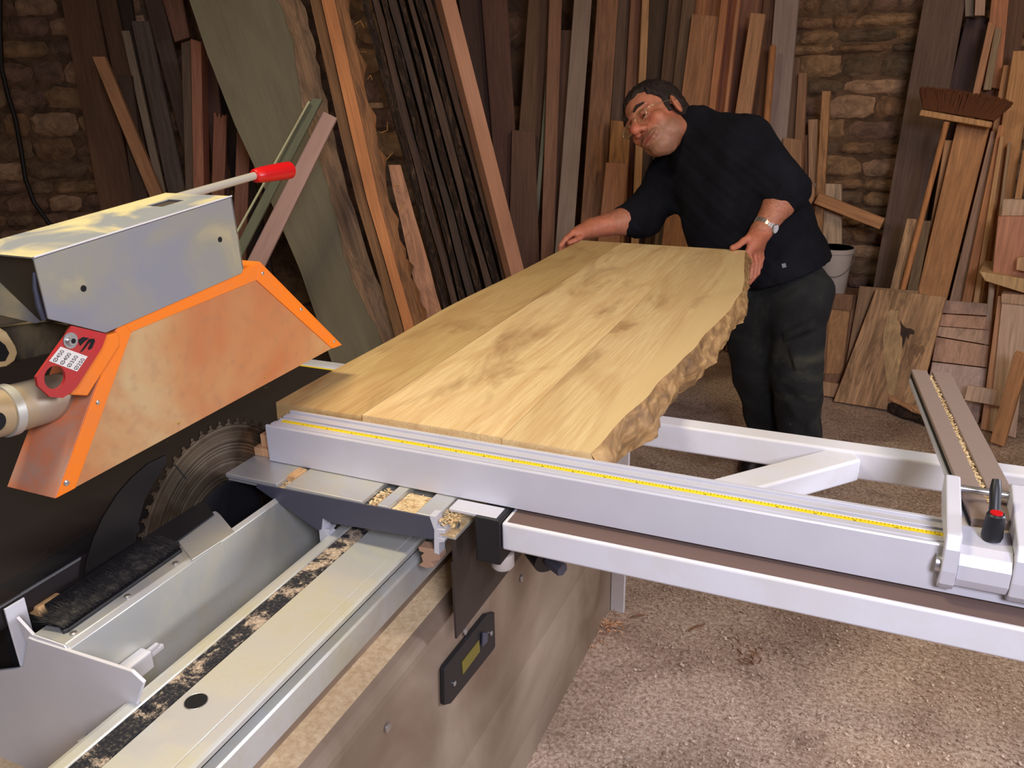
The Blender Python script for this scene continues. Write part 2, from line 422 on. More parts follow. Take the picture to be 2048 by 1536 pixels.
P('board', 'dark board at the foot of the tan batten, above the grey saw housing', GL, 'B', 4.44, [(236,150),(262,150),(300,400),(262,400)], (60,44,34))

# --- the big grey slab, its neighbour and the waney stack
def slab(name, label, az, d, thd, poly_l, poly_r, mat, th, up=.5, mat_side=None, cat='slab', group=None, rim=None):
    """waney slab: left and right edge given as seen, top to bottom"""
    n = nrm(math.radians(az)); tn = math.tan(math.radians(thd))
    def hit(q): v = ray(*q); return CAM + v*((d+tn*CH)/(v.dot(n)-tn*v.z))
    L = [hit(q) for q in poly_l]; R = [hit(q) for q in poly_r]
    N = (n-Vector((0, 0, tn))).normalized()
    ax = ((L[0]+R[0])-(L[-1]+R[-1])).normalized(); X = ax.cross(N).normalized()
    if X.dot(R[0]-L[0]) < 0: X = -X
    L.insert(0, L[0]+ax*up); R.insert(0, R[0]+ax*up)
    for Q in (L, R):
        e = (Q[-1].z-.01-th*abs(N.z))/ax.z; Q.append(Q[-1]-ax*e)
    org = (L[-1]+R[-1])/2; Mx = Matrix((X, N, ax)).transposed().to_4x4(); Mx.translation = org; inv = Mx.inverted()
    L = [inv@p for p in L]; R = [inv@p for p in R]
    e = thing(name, label, cat, org, group); e.rotation_euler = Mx.to_euler()
    def mk(nm, LL, RR, off0, mt, thk):
        bm = BM(); prism(bm, [Vector((p.x, off0, p.z)) for p in RR]+[Vector((p.x, off0, p.z)) for p in LL[::-1]], (0, thk, 0))
        o = obj(nm, bm, mt); o.parent = e; return o
    mk('face', L, R, 0, mat, th)
    return e, L, R, mk
GA = 'large waney slabs leaning beyond the saw table'
gm = wood((96, 88, 66), 1.8, .10)
e, L, R, mk = slab('timber_slab', 'very wide grey-green weathered slab leaning beyond the saw table', 30, 3.55, 10,
    [(372,-20),(415,110),(470,250),(540,400),(600,540),(655,700)], [(590,-20),(618,70),(640,170),(665,290),(705,430),(748,560),(790,665)], gm, .05, group=GA)
bm = BM(); rr = random.Random(4); Ls = []; Rs = []
for i in range(40):
    t = i/39*(len(R)-1); a = min(int(t), len(R)-2); p = R[a].lerp(R[a+1], t-a); wv = .055+.008*math.sin(i*.5)+rr.uniform(0, .010)
    Ls.append(Vector((p.x-wv*1.3, -.004, p.z))); Rs.append(Vector((p.x+.012+rr.uniform(-.006, .008), -.004, p.z)))
prism(bm, Rs+Ls[::-1], (0, .045, 0)); o = obj('waney_rim', bm, wood((122, 94, 68), 2.2, .5, .7)); o.parent = e; o['label'] = 'brown bark-stained waney rim'
# second slab: edge on
e, L, R, mk = slab('timber_slab', 'orange-brown slab seen on its sawn edge, bark on the right side', 30, 3.42, 10,
    [(638,-20),(672,130),(701,262),(734,400),(771,525),(803,640)], [(664,-20),(698,130),(727,262),(757,400),(791,525),(824,640)], wood((196, 124, 66), 2.0, .25), .05, group=GA)
for nm, dx0, dx1, mt, lab in (('dark_side', -.045, -.004, wood((98, 66, 34), 2.2, .4), 'dark sawn side of the slab'), ('bark', .0, .055, None, 'ragged brown bark strip')):
    bm = BM(); Q = L if nm == 'dark_side' else R; Ls = []; Rs = []
    for i in range(46):
        t = i/45*(len(Q)-1); a = min(int(t), len(Q)-2); p = Q[a].lerp(Q[a+1], t-a)
        j = rr.uniform(-.014, .016) if nm == 'bark' else 0
        Ls.append(Vector((p.x+dx0, .012, p.z))); Rs.append(Vector((p.x+dx1+j, .015 if nm == 'dark_side' else .03+j, p.z)))
    prism(bm, Rs+Ls[::-1], (0, .035, 0)); o = obj(nm, bm, mt or wood((120, 78, 40), 2.0, .6, .8)); o.parent = e; o['label'] = lab
for i in range(9):   # loose fibres of the bark
    p = R[1].lerp(R[-2], .1+.08*i); bm = BM(); q = Vector((p.x+.055, .03, p.z)); s = rr.uniform(.01, .03)
    tube(bm, [q, q+Vector((s, -.01, s*rr.uniform(-.5, 1))), q+Vector((s*1.3, -.02, s*rr.uniform(-1, 1.4)))], .0015, 5); o = obj('bark_fibre', bm, wood((170, 120, 60))); o.parent = e
# pale worn plank right of it (lower part)
P('plank', 'worn pinkish plank at the foot of the orange-brown slab, above the oak panel', GA, 30, 3.50, [(776,330),(800,330),(888,612),(838,640)], (140, 98, 70), th_deg=10, th=.03, stain=.5, rough_edge=.003)
# the waney stack, seen edge on
GS = 'stack of dark waney boards seen edge on'
stack_lab = ['first', 'second', 'third', 'fourth', 'fifth', 'sixth', 'seventh', 'eighth']
for i in range(8):
    x0 = 722+17.5*i; x1 = 880+19.5*i
    c = [(64,46,34),(60,40,28),(74,56,44),(52,36,26),(80,58,46),(66,46,32),(88,62,44),(74,50,34)][i]
    f = .55
    n0 = (x0, -15); n1 = (x0+13, -15)
    quad = [(x0, -15), (x0+13.5, -15), (x1+14.5, 600), (x1, 600)]
    o = lean('waney_board', 'dark bark-edged board in the waney stack, %s from its left side' % stack_lab[i], 'board', GS, 30, 3.70+.02*(i % 2), quad, c,
             th=.28, th_deg=10, up=.4, rough_edge=.007, mat=m_barkm if i % 2 == 0 else None, contrast=.6, k=2.2)
P('batten', 'pale batten end poking out beside the dark waney stack', GS, 30, 3.95, [(738,205),(765,205),(768,216),(738,217)], (150,110,70), down=False, th_deg=10)
# post C
e = thing('timber_beam', 'long pinkish planed beam with a knot, leaning right of the dark waney stack', 'beam', pz(1010, 700, 0), 'beams leaning by the stack')
def lean_pts(az, d, thd, qs):
    n = nrm(math.radians(az)); tn = math.tan(math.radians(thd)); o = []
    for q in qs: v = ray(*q); o.append(CAM + v*((d+tn*CH)/(v.dot(n)-tn*v.z)))
    return o, (n-Vector((0, 0, tn))).normalized()
bpy.data.objects.remove(e)
lean('timber_beam', 'long pinkish planed beam leaning right of the dark waney stack', 'beam', None, 22, 3.55, [(882,-10),(912,-10),(1055,540),(1020,545)], (160, 112, 84), th=.004, th_deg=12, up=.35, k=2.0, contrast=.12)
bpy.data.objects[-1] if False else None
tb = [o for o in C.objects if o.name == 'timber_beam'][0]
# turn the thin face into a full beam whose left side shows
me = tb.data; zs = [v.co.z for v in me.vertices]; x0 = min(v.co.x for v in me.vertices); x1 = max(v.co.x for v in me.vertices); zt = max(zs)
bm = BM(); wv = x1-x0
box(bm, -wv*.5, wv*.36, 0, .075, 0, zt); bmesh.ops.recalc_face_normals(bm, faces=bm.faces); bm.to_mesh(me); bm.free()
tb.data.transform(Matrix.Rotation(math.radians(24), 4, 'Z'))
# crossing metal rail with its pinkish board
lean('rail_board', 'pinkish board of the fence rail leaning the other way across the grey slab', 'board', None, 30, 3.05, [(646,222),(674,236),(541,520),(484,530)], (146, 114, 102), th=.03, th_deg=8, k=1.7, contrast=.12)
lean('rail', 'grooved greenish aluminium rail leaning across the grey slab', 'rail', None, 30, 3.0, [(624,196),(645,198),(500,480),(478,480)], (84, 86, 64), th=.03, th_deg=8, k=1.6, contrast=.2)
lean('rail', 'narrow bright outer lip of rail beside the grooved rail', 'rail', None, 30, 2.97, [(616,202),(620,202),(492,435),(486,435)], (160, 158, 120), th=.02, th_deg=8, k=2.0)

# --- centre group behind the man
P('board', 'dark brown wide board right of the pinkish beam', GM, 'B', 4.62, [(915,-5),(966,-5),(1005,520),(985,520)], (56,36,26), up=.3)
P('board', 'dark brown tapering board left of the black gap behind the man', GM, 'B', 4.56, [(962,-5),(1016,-5),(1029,262),(1003,500)], (68,42,30), up=.3)
P('board', 'dark brown board right of the black gap behind the man', GM, 'B', 4.60, [(1058,-5),(1098,-5),(1078,330),(1036,260)], (78,54,37), up=.3)
P('board', 'broad lower board whose top stops under the black gap', GM, 'B', 4.50, [(1024,260),(1070,262),(1086,520),(1010,520)], (76,50,35))
P('strip', 'thin grey-green strip between two brown boards', GM, 'B', 4.54, [(1093,142),(1100,142),(1086,335),(1076,335)], (96,94,76), th=.012)
P('board', 'long lighter brown board right of the grey-green strip', GM, 'B', 4.46, [(1099,-5),(1124,-5),(1108,520),(1081,520)], (100,68,48), up=.3)
P('board', 'narrow brown board with its top at the dark gap, left of the grey board', GM, 'B', 4.54, [(1121,60),(1145,60),(1130,420),(1108,420)], (86,60,42))
P('board', 'long straight grey board behind the image-left hand of the man', GM, 'B', 4.38, [(1149,-5),(1184,-5),(1146,500),(1110,500)], (102,86,74), up=.3, contrast=.2)
P('board', 'knotty brown board right of the long grey board', GM, 'B', 4.44, [(1196,-5),(1236,-5),(1205,500),(1156,500)], (108,74,50), up=.3, stain=.5)
P('board', 'dim brown board above and left of the head of the man', GM, 'B', 4.58, [(1237,-5),(1262,-5),(1243,400),(1210,400)], (82,62,48), up=.3)
P('board', 'reddish board running behind the hair of the man', GM, 'B', 4.52, [(1262,-5),(1286,-5),(1262,420),(1236,420)], (100,66,46), up=.3)
P('batten', 'thin light tan batten above the head of the man', GM, 'B', 4.42, [(1285,-5),(1299,-5),(1282,400),(1266,400)], (146,108,70), up=.3)
P('board', 'short light brown board end low behind the outstretched sleeve', GM, 'B', 4.30, [(1212,325),(1256,327),(1240,480),(1196,480)], (126,84,58))
P('board', 'amber stained offcut board behind the face of the man', GM, 'B', 4.34, [(1222,240),(1262,244),(1250,420),(1214,420)], (124,84,44), stain=.6)
P('board', 'dim grey-brown board right above the hair of the man', GM, 'A', 4.56, [(1300,-5),(1340,-5),(1318,400),(1276,400)], (78,62,48), up=.3)
P('board', 'dim brown board leaning between hair and first orange board', GM, 'A', 4.50, [(1338,-5),(1368,-5),(1330,400),(1296,400)], (86,64,48), up=.3)
P('board', 'narrow greyish board left of the wide knotty orange board', GM, 'A', 4.44, [(1366,-5),(1390,-5),(1344,400),(1318,400)], (92,72,54), up=.3)
P('board', 'wide orange-brown board rising past the top behind the man', GM, 'A', 4.50, [(1392,-5),(1456,-5),(1418,400),(1350,400)], (150,98,64), up=.3)
P('board', 'wide knotty tan board whose top ends behind the head', GM, 'A', 4.38, [(1384,28),(1442,33),(1400,400),(1332,400)], (160,112,76), stain=.35)
P('batten', 'orange batten along the right side of the knotty tan board', GM, 'A', 4.34, [(1443,-5),(1456,-5),(1410,400),(1394,400)], (176,116,76), up=.3)
P('board', 'reddish narrow board between orange batten and tan square-topped board', GM, 'A', 4.42, [(1457,-5),(1480,-5),(1438,400),(1412,400)], (136,84,60), up=.3)
P('batten', 'thin pale batten in the middle of the leaning boards above the back of the man', GM, 'A', 4.32, [(1474,-5),(1480,-5),(1434,400),(1427,400)], (178,124,88), up=.3)
P('board', 'brown board behind the tan square-topped board', GM, 'A', 4.52, [(1481,-5),(1528,-5),(1480,420),(1436,420)], (112,76,58), up=.3)
P('board', 'tan square-topped board over the shoulder of the man', GM, 'A', 4.34, [(1501,25),(1530,28),(1476,420),(1438,420)], (172,126,88))
P('board', 'dark brown board left of the wide grey board', GM, 'A', 4.46, [(1528,-5),(1552,-5),(1508,420),(1480,420)], (84,58,42), up=.3)
P('board', 'thin shadowy board beside the round broom stick', GM, 'A', 4.50, [(1540,60),(1554,60),(1528,420),(1506,420)], (76,66,54))
P('board', 'wide lilac-grey board left of the bare stone wall', GM, 'A', 4.40, [(1550,-5),(1598,-5),(1560,420),(1518,420)], (116,100,94), up=.3, contrast=.18)
P('board', 'short brown board right of the lilac-grey board', GM, 'A', 4.46, [(1584,115),(1600,116),(1590,460),(1560,460)], (90,66,50))
P('board', 'wider brown board against the left side of the bare stone wall', GM, 'A', 4.42, [(1597,145),(1614,146),(1602,470),(1574,470)], (112,82,60))
P('board', 'lower brown board behind the elbow of the man', GM, 'A', 4.36, [(1566,275),(1604,280),(1598,500),(1560,500)], (124,92,66))
P('batten', 'thin dark batten leaning on the stones right of the elbow', GM, 'A', 4.56, [(1608,270),(1616,270),(1622,500),(1606,500)], (90,62,42))
P('batten', 'pale tan batten leaning on the bare stone wall', GM, 'A', 4.545, [(1616,239),(1636,238),(1636,480),(1618,480)], (182,140,104))
P('batten', 'spotted tan batten with a crooked top crossing the bare stone wall', GM, 'A', 4.465, [(1644,182),(1661,182),(1644,470),(1626,470)], (166,120,78), stain=.6)
P('panel', 'cream panel spotted with mould standing below the bare stones', GM, 'A', 4.50, [(1622,366),(1683,368),(1672,484),(1644,482)], (196,168,140), stain=.5, down=True)
# round stick
def stick(label, wall, d, top, bot, r, mat, name='stick', group=None):
    (a, b), N = lean_pts(-8 if wall == 'A' else 27, d, 6, [top, bot]); ax = (a-b).normalized(); b = b-ax*((b.z-.01)/ax.z)
    bm = BM(); tube(bm, [b, b.lerp(a, .33), b.lerp(a, .66), a-ax*.01, a], [r*.85, r*.95, r, r, r*.6], 14); return tag(obj(name, bm, mat, smooth=True), label, 'stick', group)
stick('round brown wooden stick leaning in front of the lilac-grey board', 'A', 4.26, (1546, 90), (1530, 285), .017, wood((136, 90, 52)))
# diagonal tan board stuck on the stones
def free_board(name, label, cat, a, b, wvec, tvec, mat, group=None, bevel=.002):
    bm = BM(); a, b, wv, tv = Vector(a), Vector(b), Vector(wvec), Vector(tvec)
    ax = (b-a); X = wv.normalized(); Z = ax.normalized(); Y = Z.cross(X).normalized()
    Mx = Matrix((X, Y, Z)).transposed().to_4x4(); Mx.translation = a
    box(bm, -wv.length/2, wv.length/2, -tv.length/2, tv.length/2, 0, ax.length); o = obj(name, bm, mat, bevel=bevel); o.matrix_world = Mx
    return tag(o, label, cat, group)
(a, b, a2), N = lean_pts(-8, 4.41, 6, [(1634, 396), (1767, 444), (1629, 406)])
free_board('board', 'short tan board lying slanted against the cream panel', 'board', a, b, (a-a2)*2.1, N*.03, wood((180, 128, 84)))
(c0,), N = lean_pts(-8, 4.31, 6, [(1593, 388)])
bm = BM(); tube(bm, [c0, c0+N*.03], .088, 28); tag(obj('wooden_disc', bm, wood((160, 120, 86), None, .3, .5), bevel=.002), 'round wooden disc standing behind the elbow of the man', 'disc')

# --- right group
P('board', 'wide dark grey-brown board right of the bare stone wall', GR, 'A', 4.52, [(1849,-5),(1931,-5),(1830,575),(1745,575)], (80,62,52), up=.35, contrast=.3)
P('board', 'dark purplish board right of the wide dark board', GR, 'A', 4.58, [(1932,34),(1984,36),(1895,420),(1840,420)], (58,42,42))
P('board', 'grey end of a board hanging at the top above the dark purplish board', GR, 'A', 4.50, [(1928,-5),(1950,-5),(1948,32),(1930,33)], (104,94,84), down=False, up=.3)
P('board', 'whitish end of a board hanging at the top above the dark purplish board', GR, 'A', 4.44, [(1951,-5),(1971,-5),(1969,31),(1949,31)], (178,144,124), down=False, up=.3)
P('batten', 'thin tan batten reaching down to the broom head', GR, 'A', 4.36, [(1977,43),(1991,47),(1955,212),(1940,206)], (176,126,90))
P('board', 'orange-brown board reaching past the top, right of the thin tan batten', GR, 'A', 4.46, [(1984,-5),(2017,-5),(2001,178),(1965,172)], (176,116,80), up=.3, down=False)
P('board', 'narrow grey-green board under the orange-brown board above the broom', GR, 'A', 4.42, [(1990,56),(2004,56),(1982,180),(1966,180)], (120,102,78), down=False)
P('board', 'dark brown board between broom head and tan corner boards', GR, 'A', 4.56, [(2018,-5),(2052,-5),(2010,420),(1965,420)], (78,54,40), up=.3)
P('board', 'deep brown board behind the right end of the broom head', GR, 'A', 4.50, [(1962,180),(2002,180),(1975,520),(1925,520)], (98,64,44))
P('board', 'tan board with a square top left of the broadest pine board', GR, 'A', 4.36, [(2007,130),(2026,130),(1962,520),(1938,520)], (178,128,82))
P('board', 'broad yellowish pine board at the right edge of the picture', GR, 'A', 4.30, [(2026,102),(2070,100),(2010,520),(1958,520)], (194,142,88))
P('board', 'broad tan board under the broom head', GR, 'A', 4.22, [(1914,246),(1981,248),(1893,600),(1836,580)], (166,118,74), stain=.25)
P('board', 'slim tan board left of the broad tan board, its notched top under the broom', GR, 'A', 4.28, [(1890,280),(1912,281),(1860,560),(1843,560)], (160,118,78))
P('board', 'grey-streaked board right of the broad tan board', GR, 'A', 4.26, [(1982,262),(1998,264),(1925,610),(1894,610)], (140,112,92), contrast=.45)
P('board', 'warm brown board with a pale right edge, right of the grey-streaked board', GR, 'A', 4.20, [(1997,250),(2010,250),(1944,610),(1920,610)], (176,120,76))
P('batten', 'pale yellow batten at the right side of the warm brown board', GR, 'A', 4.17, [(2000,272),(2009,272),(1958,610),(1944,610)], (206,158,106))
P('batten', 'thin grey batten behind the pinkish board by the shelf', GR, 'A', 4.24, [(2015,285),(2022,285),(1984,600),(1974,600)], (120,100,76))
P('batten', 'tan batten at the right edge above the pinkish board', GR, 'A', 4.20, [(2046,300),(2060,300),(2016,560),(2000,560)], (184,134,86))
P('board', 'short mouldy board leaning left of the broom handle', GR, 'A', 4.15, [(1814,437),(1842,439),(1806,582),(1780,580)], (172,136,98), stain=.75)
P('board', 'short dark board between broom handle and broad tan board', GR, 'A', 4.185, [(1843,441),(1862,442),(1836,582),(1812,582)], (92,76,54), stain=.3)
# broom, head up
br = thing('broom', 'long-handled broom standing head up with brown bristles', 'broom', (.1, 4.1, 0))
(ht, hb, wl, wr), N = lean_pts(-8, 4.11, 6, [(1890, 258), (1806, 578), (1838, 231), (1984, 256)])
ax = (ht-hb).normalized(); hb2 = hb-ax*((hb.z-.01)/ax.z)
bm = BM(); tube(bm, [hb2, ht+ax*.03], .0125, 14); obj('handle', bm, wood((206, 140, 84)), br, smooth=True)
hx = (wr-wl).normalized(); wl2 = wl-hx*.0; L_ = (wr-wl).length; upv = hx.cross(N).normalized(); upv = upv if upv.z > 0 else -upv
bm = BM(); prism(bm, [wl, wl+hx*L_*.98, wl+hx*L_*.98+upv*.024, wl+upv*.026], N*.06); obj('head', bm, wood((200, 150, 96)), br, bevel=.004)
bm = BM(); rr = random.Random(5)
for i in range(1800):
    s = rr.random(); t = rr.random(); b0 = wl+hx*(L_*(.02+.96*s))+upv*.03+N*(.006+.05*t); dv = (upv + hx*((s-.5)*1.0+rr.uniform(-.15, .15)) + N*((t-.5)*.5)).normalized()*rr.uniform(.075, .1)
    w_ = hx*.003; v = [bm.verts.new(q) for q in (b0-w_, b0+w_, b0+dv+w_*.6, b0+dv-w_*.6)]; bm.faces.new(v)
o = obj('bristles', bm, m_bristle, br); o['kind'] = 'stuff'

# --- panels on the floor at the right
def floor_panel(name, label, az, d, thd, q, rgb, th=.03, **k):
    return lean(name, label, 'panel', 'panels standing on the floor at the right', az, d, q, rgb, th=th, th_deg=thd, **k)
e = floor_panel('spalted_board', 'square spalted board with dark stains standing on the floor', -10, 3.93, 12, [(1752,578),(1892,594),(1838,812),(1672,786)], (176, 138, 98), stain=.75, contrast=.5)
dm = wood((60, 44, 32), 1.6)
for nm, mt_, lab, pts in (
    ('torn_veneer', wood((190, 158, 110), None, .4), 'paler torn strip on the board', [(1776, 622), (1783, 619), (1790, 623), (1796, 620), (1795, 640), (1801, 652), (1799, 668), (1805, 676), (1803, 700), (1799, 730), (1795, 764), (1788, 792), (1776, 788), (1772, 752), (1768, 716), (1766, 682), (1768, 660), (1773, 644)]),
    ('stain_patch', dm, 'dark spalting stain', [(1800, 640), (1806, 650), (1812, 656), (1822, 657), (1829, 662), (1828, 669), (1820, 668), (1817, 679), (1813, 672), (1809, 686), (1805, 696), (1805, 676), (1801, 668), (1802, 654)]),
    ('stain_patch', wood((110, 84, 58), 2), 'brown spalting stain', [(1818, 700), (1824, 690), (1832, 688), (1838, 694), (1846, 690), (1850, 700), (1844, 712), (1840, 704), (1834, 716), (1829, 706), (1825, 722), (1819, 734), (1816, 716)])):
    (q), N = lean_pts(-10, 3.93, 12, pts); bm = BM(); prism(bm, [p-N*.0022 for p in q], N*.002); obj(nm, bm, mt_, e)['label'] = lab
floor_panel('board', 'thin grey board top showing above the spalted board', -10, 3.985, 12, [(1719,572),(1838,582),(1800,760),(1690,740)], (112, 88, 64))
dp = thing('cupboard_door', 'old brown framed cupboard door standing behind the legs of the man', 'door', pz(1660, 780, 0), 'panels standing on the floor at the right')
(a, b, c, d_), N = lean_pts(-10, 4.04, 11, [(1638, 584), (1728, 592), (1706, 775), (1628, 768)])
bm = BM(); prism(bm, [a, b, c, d_], N*.02); obj('panel', bm, wood((140, 104, 66)), dp)
def fr(p, q, wv, nm):
    bm = BM(); prism(bm, [p, q, q+wv, p+wv], -N*.014); obj(nm, bm, wood((104, 76, 54)), dp, bevel=.002)
vdown = (d_-a).normalized(); hr = (b-a).normalized()
fr(a, b, vdown*.075, 'rail'); fr(d_-vdown*.06, c-vdown*.06, vdown*.06, 'rail'); fr(a, d_, hr*.055, 'stile'); fr(b-hr*.05, c-hr*.05, hr*.05, 'stile')
floor_panel('board', 'low white board edge on the floor behind the right leg of the man', -10, 3.98, 12, [(1640,762),(1680,768),(1678,792),(1640,786)], (160, 126, 92))
wp = thing('board_stack', 'whitish panel of horizontal waney boards standing right of the spalted board', 'panel', pz(1900, 830, 0), 'panels standing on the floor at the right')
rows = [((1888, 600), (1985, 608), (1984, 632), (1884, 626), (128, 104, 92)), ((1884, 628), (1984, 634), (1981, 660), (1878, 652), (156, 122, 102)),
        ((1878, 653), (1980, 661), (1978, 690), (1872, 672), (192, 160, 138)), ((1872, 674), (1978, 692), (1974, 735), (1864, 722), (160, 126, 106)), ((1864, 724), (1974, 737), (1966, 800), (1852, 786), (160, 138, 130))]
for a, b, c, d_, col in rows:
    q, N = lean_pts(-10, 3.98, 14, [a, b, c, d_])
    bm = BM(); prism(bm, q, N*.022); obj('board', bm, wood(col, None, .25, .4), wp, bevel=.003)
q, N = lean_pts(-10, 3.98, 14, [(1852, 788), (1966, 802), (1962, 818), (1850, 806)]); bm = BM()
q[2].z = .006; q[3].z = .006; prism(bm, q, N*.02); obj('board', bm, wood((120, 100, 90)), wp)
floor_panel('board', 'whitish horizontal board with ragged left end on the floor', -10, 3.86, 10, [(1936,770),(2022,786),(2016,816),(1928,800)], (206, 176, 150), th=.02, down=False)
floor_panel('panel', 'pale pinkish board standing at the right edge behind the leaning leg', -10, 3.9, 8, [(2004,600),(2060,606),(2040,796),(1985,782)], (184, 156, 134), th=.02)
floor_panel('board', 'tan upright board left of the pale pinkish board', -10, 3.92, 8, [(1996,592),(2016,592),(1990,780),(1972,775)], (160, 118, 86), th=.02)
# shelf/cabinet at the right edge
sf = thing('wall_shelf', 'pale wooden shelf with a pinkish board on it at the right edge', 'shelf', (.62, 3.95, 0))
q, N = lean_pts(-10, 3.95, 0, [(1958, 543), (2060, 560), (2060, 590), (1970, 562)]); bm = BM(); prism(bm, q, N*.25); obj('shelf_board', bm, wood((214, 176, 124)), sf, bevel=.003)
q, N = lean_pts(-10, 3.97, 0, [(2003, 588), (2060, 590), (2060, 612), (2002, 606)]); bm = BM(); prism(bm, q, N*.2); obj('lower_board', bm, wood((206, 170, 140)), sf, bevel=.003)
q, N = lean_pts(-10, 3.99, 0, [(1996, 433), (2060, 433), (2060, 556), (1985, 545)]); bm = BM(); prism(bm, q, N*.03); tag(obj('pink_board', bm, wood((188, 130, 102)), bevel=.003), 'pinkish square board standing on the pale shelf', 'board')
q, N = lean_pts(-10, 4.03, 0, [(2006, 398), (2060, 400), (2060, 440), (2002, 432)]); bm = BM(); prism(bm, q, N*.03); tag(obj('pale_board', bm, wood((176, 148, 122)), bevel=.003), 'pale board top behind the pinkish square board', 'board')
q, N = lean_pts(-10, 3.93, 0, [(2034, 516), (2060, 512), (2060, 545), (2032, 540)]); bm = BM(); prism(bm, q, N*.03); tag(obj('offcut', bm, wood((226, 178, 130)), bevel=.003), 'small light offcut lying on the pale shelf', 'offcut')
P('post', 'thin upright support under the pale shelf', GR, 'A', 4.05, [(1978,566),(1990,568),(1984,640),(1972,640)], (140,120,104))
free_board('leg', 'tan wooden leg slanting down at the right edge of the picture', 'leg', pz(1996, 885, .02), py(2075, 715, 3.6), (.05, -.02, 0), (0, .03, 0), wood((178, 130, 86)))
# bark log and rubbish
bm = BM(); a, b = pz(1775, 812, .03), pz(1885, 850, .03); rings = []; rr = random.Random(9)
for i in range(13):
    p = a.lerp(b, i/12); rings.append([p+Vector((0, math.cos(t)*.035, math.sin(t)*.028))*(1+rr.uniform(-.2, .2))*(.55 if i in (0, 12) else 1) for t in [2*math.pi*k/10 for k in range(10)]])
ringp(bm, rings); tag(obj('bark_slab', bm, m_barkm, smooth=True), 'long piece of bark lying on the floor in front of the spalted board', 'bark', 'bark pieces on the floor')
bm = BM(); a, b = pz(1778, 796, .07), pz(1872, 838, .06); rings = []
for i in range(9):
    p = a.lerp(b, i/8); rings.append([p+Vector((0, math.cos(t)*.022, math.sin(t)*.012))*(1+rr.uniform(-.2, .2)) for t in [2*math.pi*k/8 for k in range(8)]])
ringp(bm, rings); tag(obj('wood_sliver', bm, wood((196, 150, 104))), 'light split sliver of wood on top of the bark piece', 'offcut')
# bucket
bk = thing('bucket', 'white plastic bucket with a wire handle behind the man', 'bucket', pz(1678, 640, .0))
cb = Vector((-.185, 4.22, .42)); 
bc = py(1672, 584, 4.34); bt = py(1672, 494, 4.34); R1 = .078; H_ = (bt.z-bc.z)
bc = Vector((bt.x, 4.34, bc.z))
bm = BM(); tube(bm, [bc, bc+Vector((0, 0, H_*.9)), bc+Vector((0, 0, H_*.9)), bc+Vector((0, 0, H_)), bc+Vector((0, 0, H_)), bc+Vector((0, 0, H_*.85))], [.066, .083, .089, .091, .083, .08], 36); obj('pail', bm, m_plastic, bk, smooth=True)
bm = BM(); tube(bm, [bc+Vector((.09*math.cos(t), -.09*math.sin(t)*.9-.003, H_*.86-.10*math.sin(t))) for t in [math.pi*i/16 for i in range(17)]], .0022, 6); obj('wire_handle', bm, m_chrome, bk)
# stand below the bucket
bm = BM(); box(bm, bc.x-.16, bc.x+.13, 4.235, 4.46, 0, bc.z-.001); tag(obj('crate', bm, wood((84, 60, 44)), bevel=.004), 'dark wooden block that carries the white bucket', 'block')
# dim crates beyond the saw table
for i, (q, h, lab) in enumerate((((648, 728), .34, 'dim brown crate on the floor beyond the saw table, nearer its rail'), ((715, 726), .33, 'dim brown crate on the floor beyond the saw table, beside the oak panel'))):
    p = pz(q[0], q[1], 0)
    cr = thing('crate', lab, 'crate', p, 'crates beyond the saw table')
    for j in range(4): bx('slat', wood((58, 46, 34)), cr, p.x-.13, p.x+.13, p.y-.012, p.y+.012, .01+j*h/4, h/4*(j+1)-.008)
    bx('box', wood((48, 38, 28)), cr, p.x-.12, p.x+.12, p.y+.013, p.y+.22, 0, h-.01)
# hanging cable on the left wall
pts, N = lean_pts(27, 4.9, 0, [(0, -40), (0, 60), (3, 137), (16, 190), (31, 239), (42, 300), (51, 359), (68, 405), (96, 444), (130, 480)])
bm = BM(); tube(bm, pts, .012, 10); tag(obj('cable', bm, m_cable, smooth=True), 'black cable hanging in front of the left stone wall', 'cable')
#@@SAW@@
# ================================================================== sliding table saw
T = .88
saw = thing('sliding_table_saw', 'grey and orange sliding table saw with cream body, black table and aluminium fence', 'saw', (-.8, .9, 0))
SW = lambda nm, mat, *a, **k: bx(nm, mat, saw, *a, **k)
# body
def body(b): prism(b, [Vector((x, -.75, z)) for x, z in ((-1.75, 0), (-.59, 0), (-.59, .632), (-.592, .642), (-.597, .650), (-.605, .656), (-.615, .660), (-.63, .662), (-.80, .662), (-.80, .60), (-1.75, .60))], (0, 2.80, 0))
bd = part('body', m_body, saw, body, bevel=.005, seg=2); bd['label'] = 'dusty cream sheet steel body'
part('end_flange', m_white, saw, lambda b: box(b, -.589, -.548, 2.036, 2.05, 0, .56), bevel=.002)
part('pressed_rib', m_body, saw, lambda b: prism(b, [Vector((x, -.7, z)) for x, z in ((-.591, .30), (-.580, .27), (-.580, .12), (-.591, .09))], (0, 2.6, 0)), bevel=.006, smooth=True)
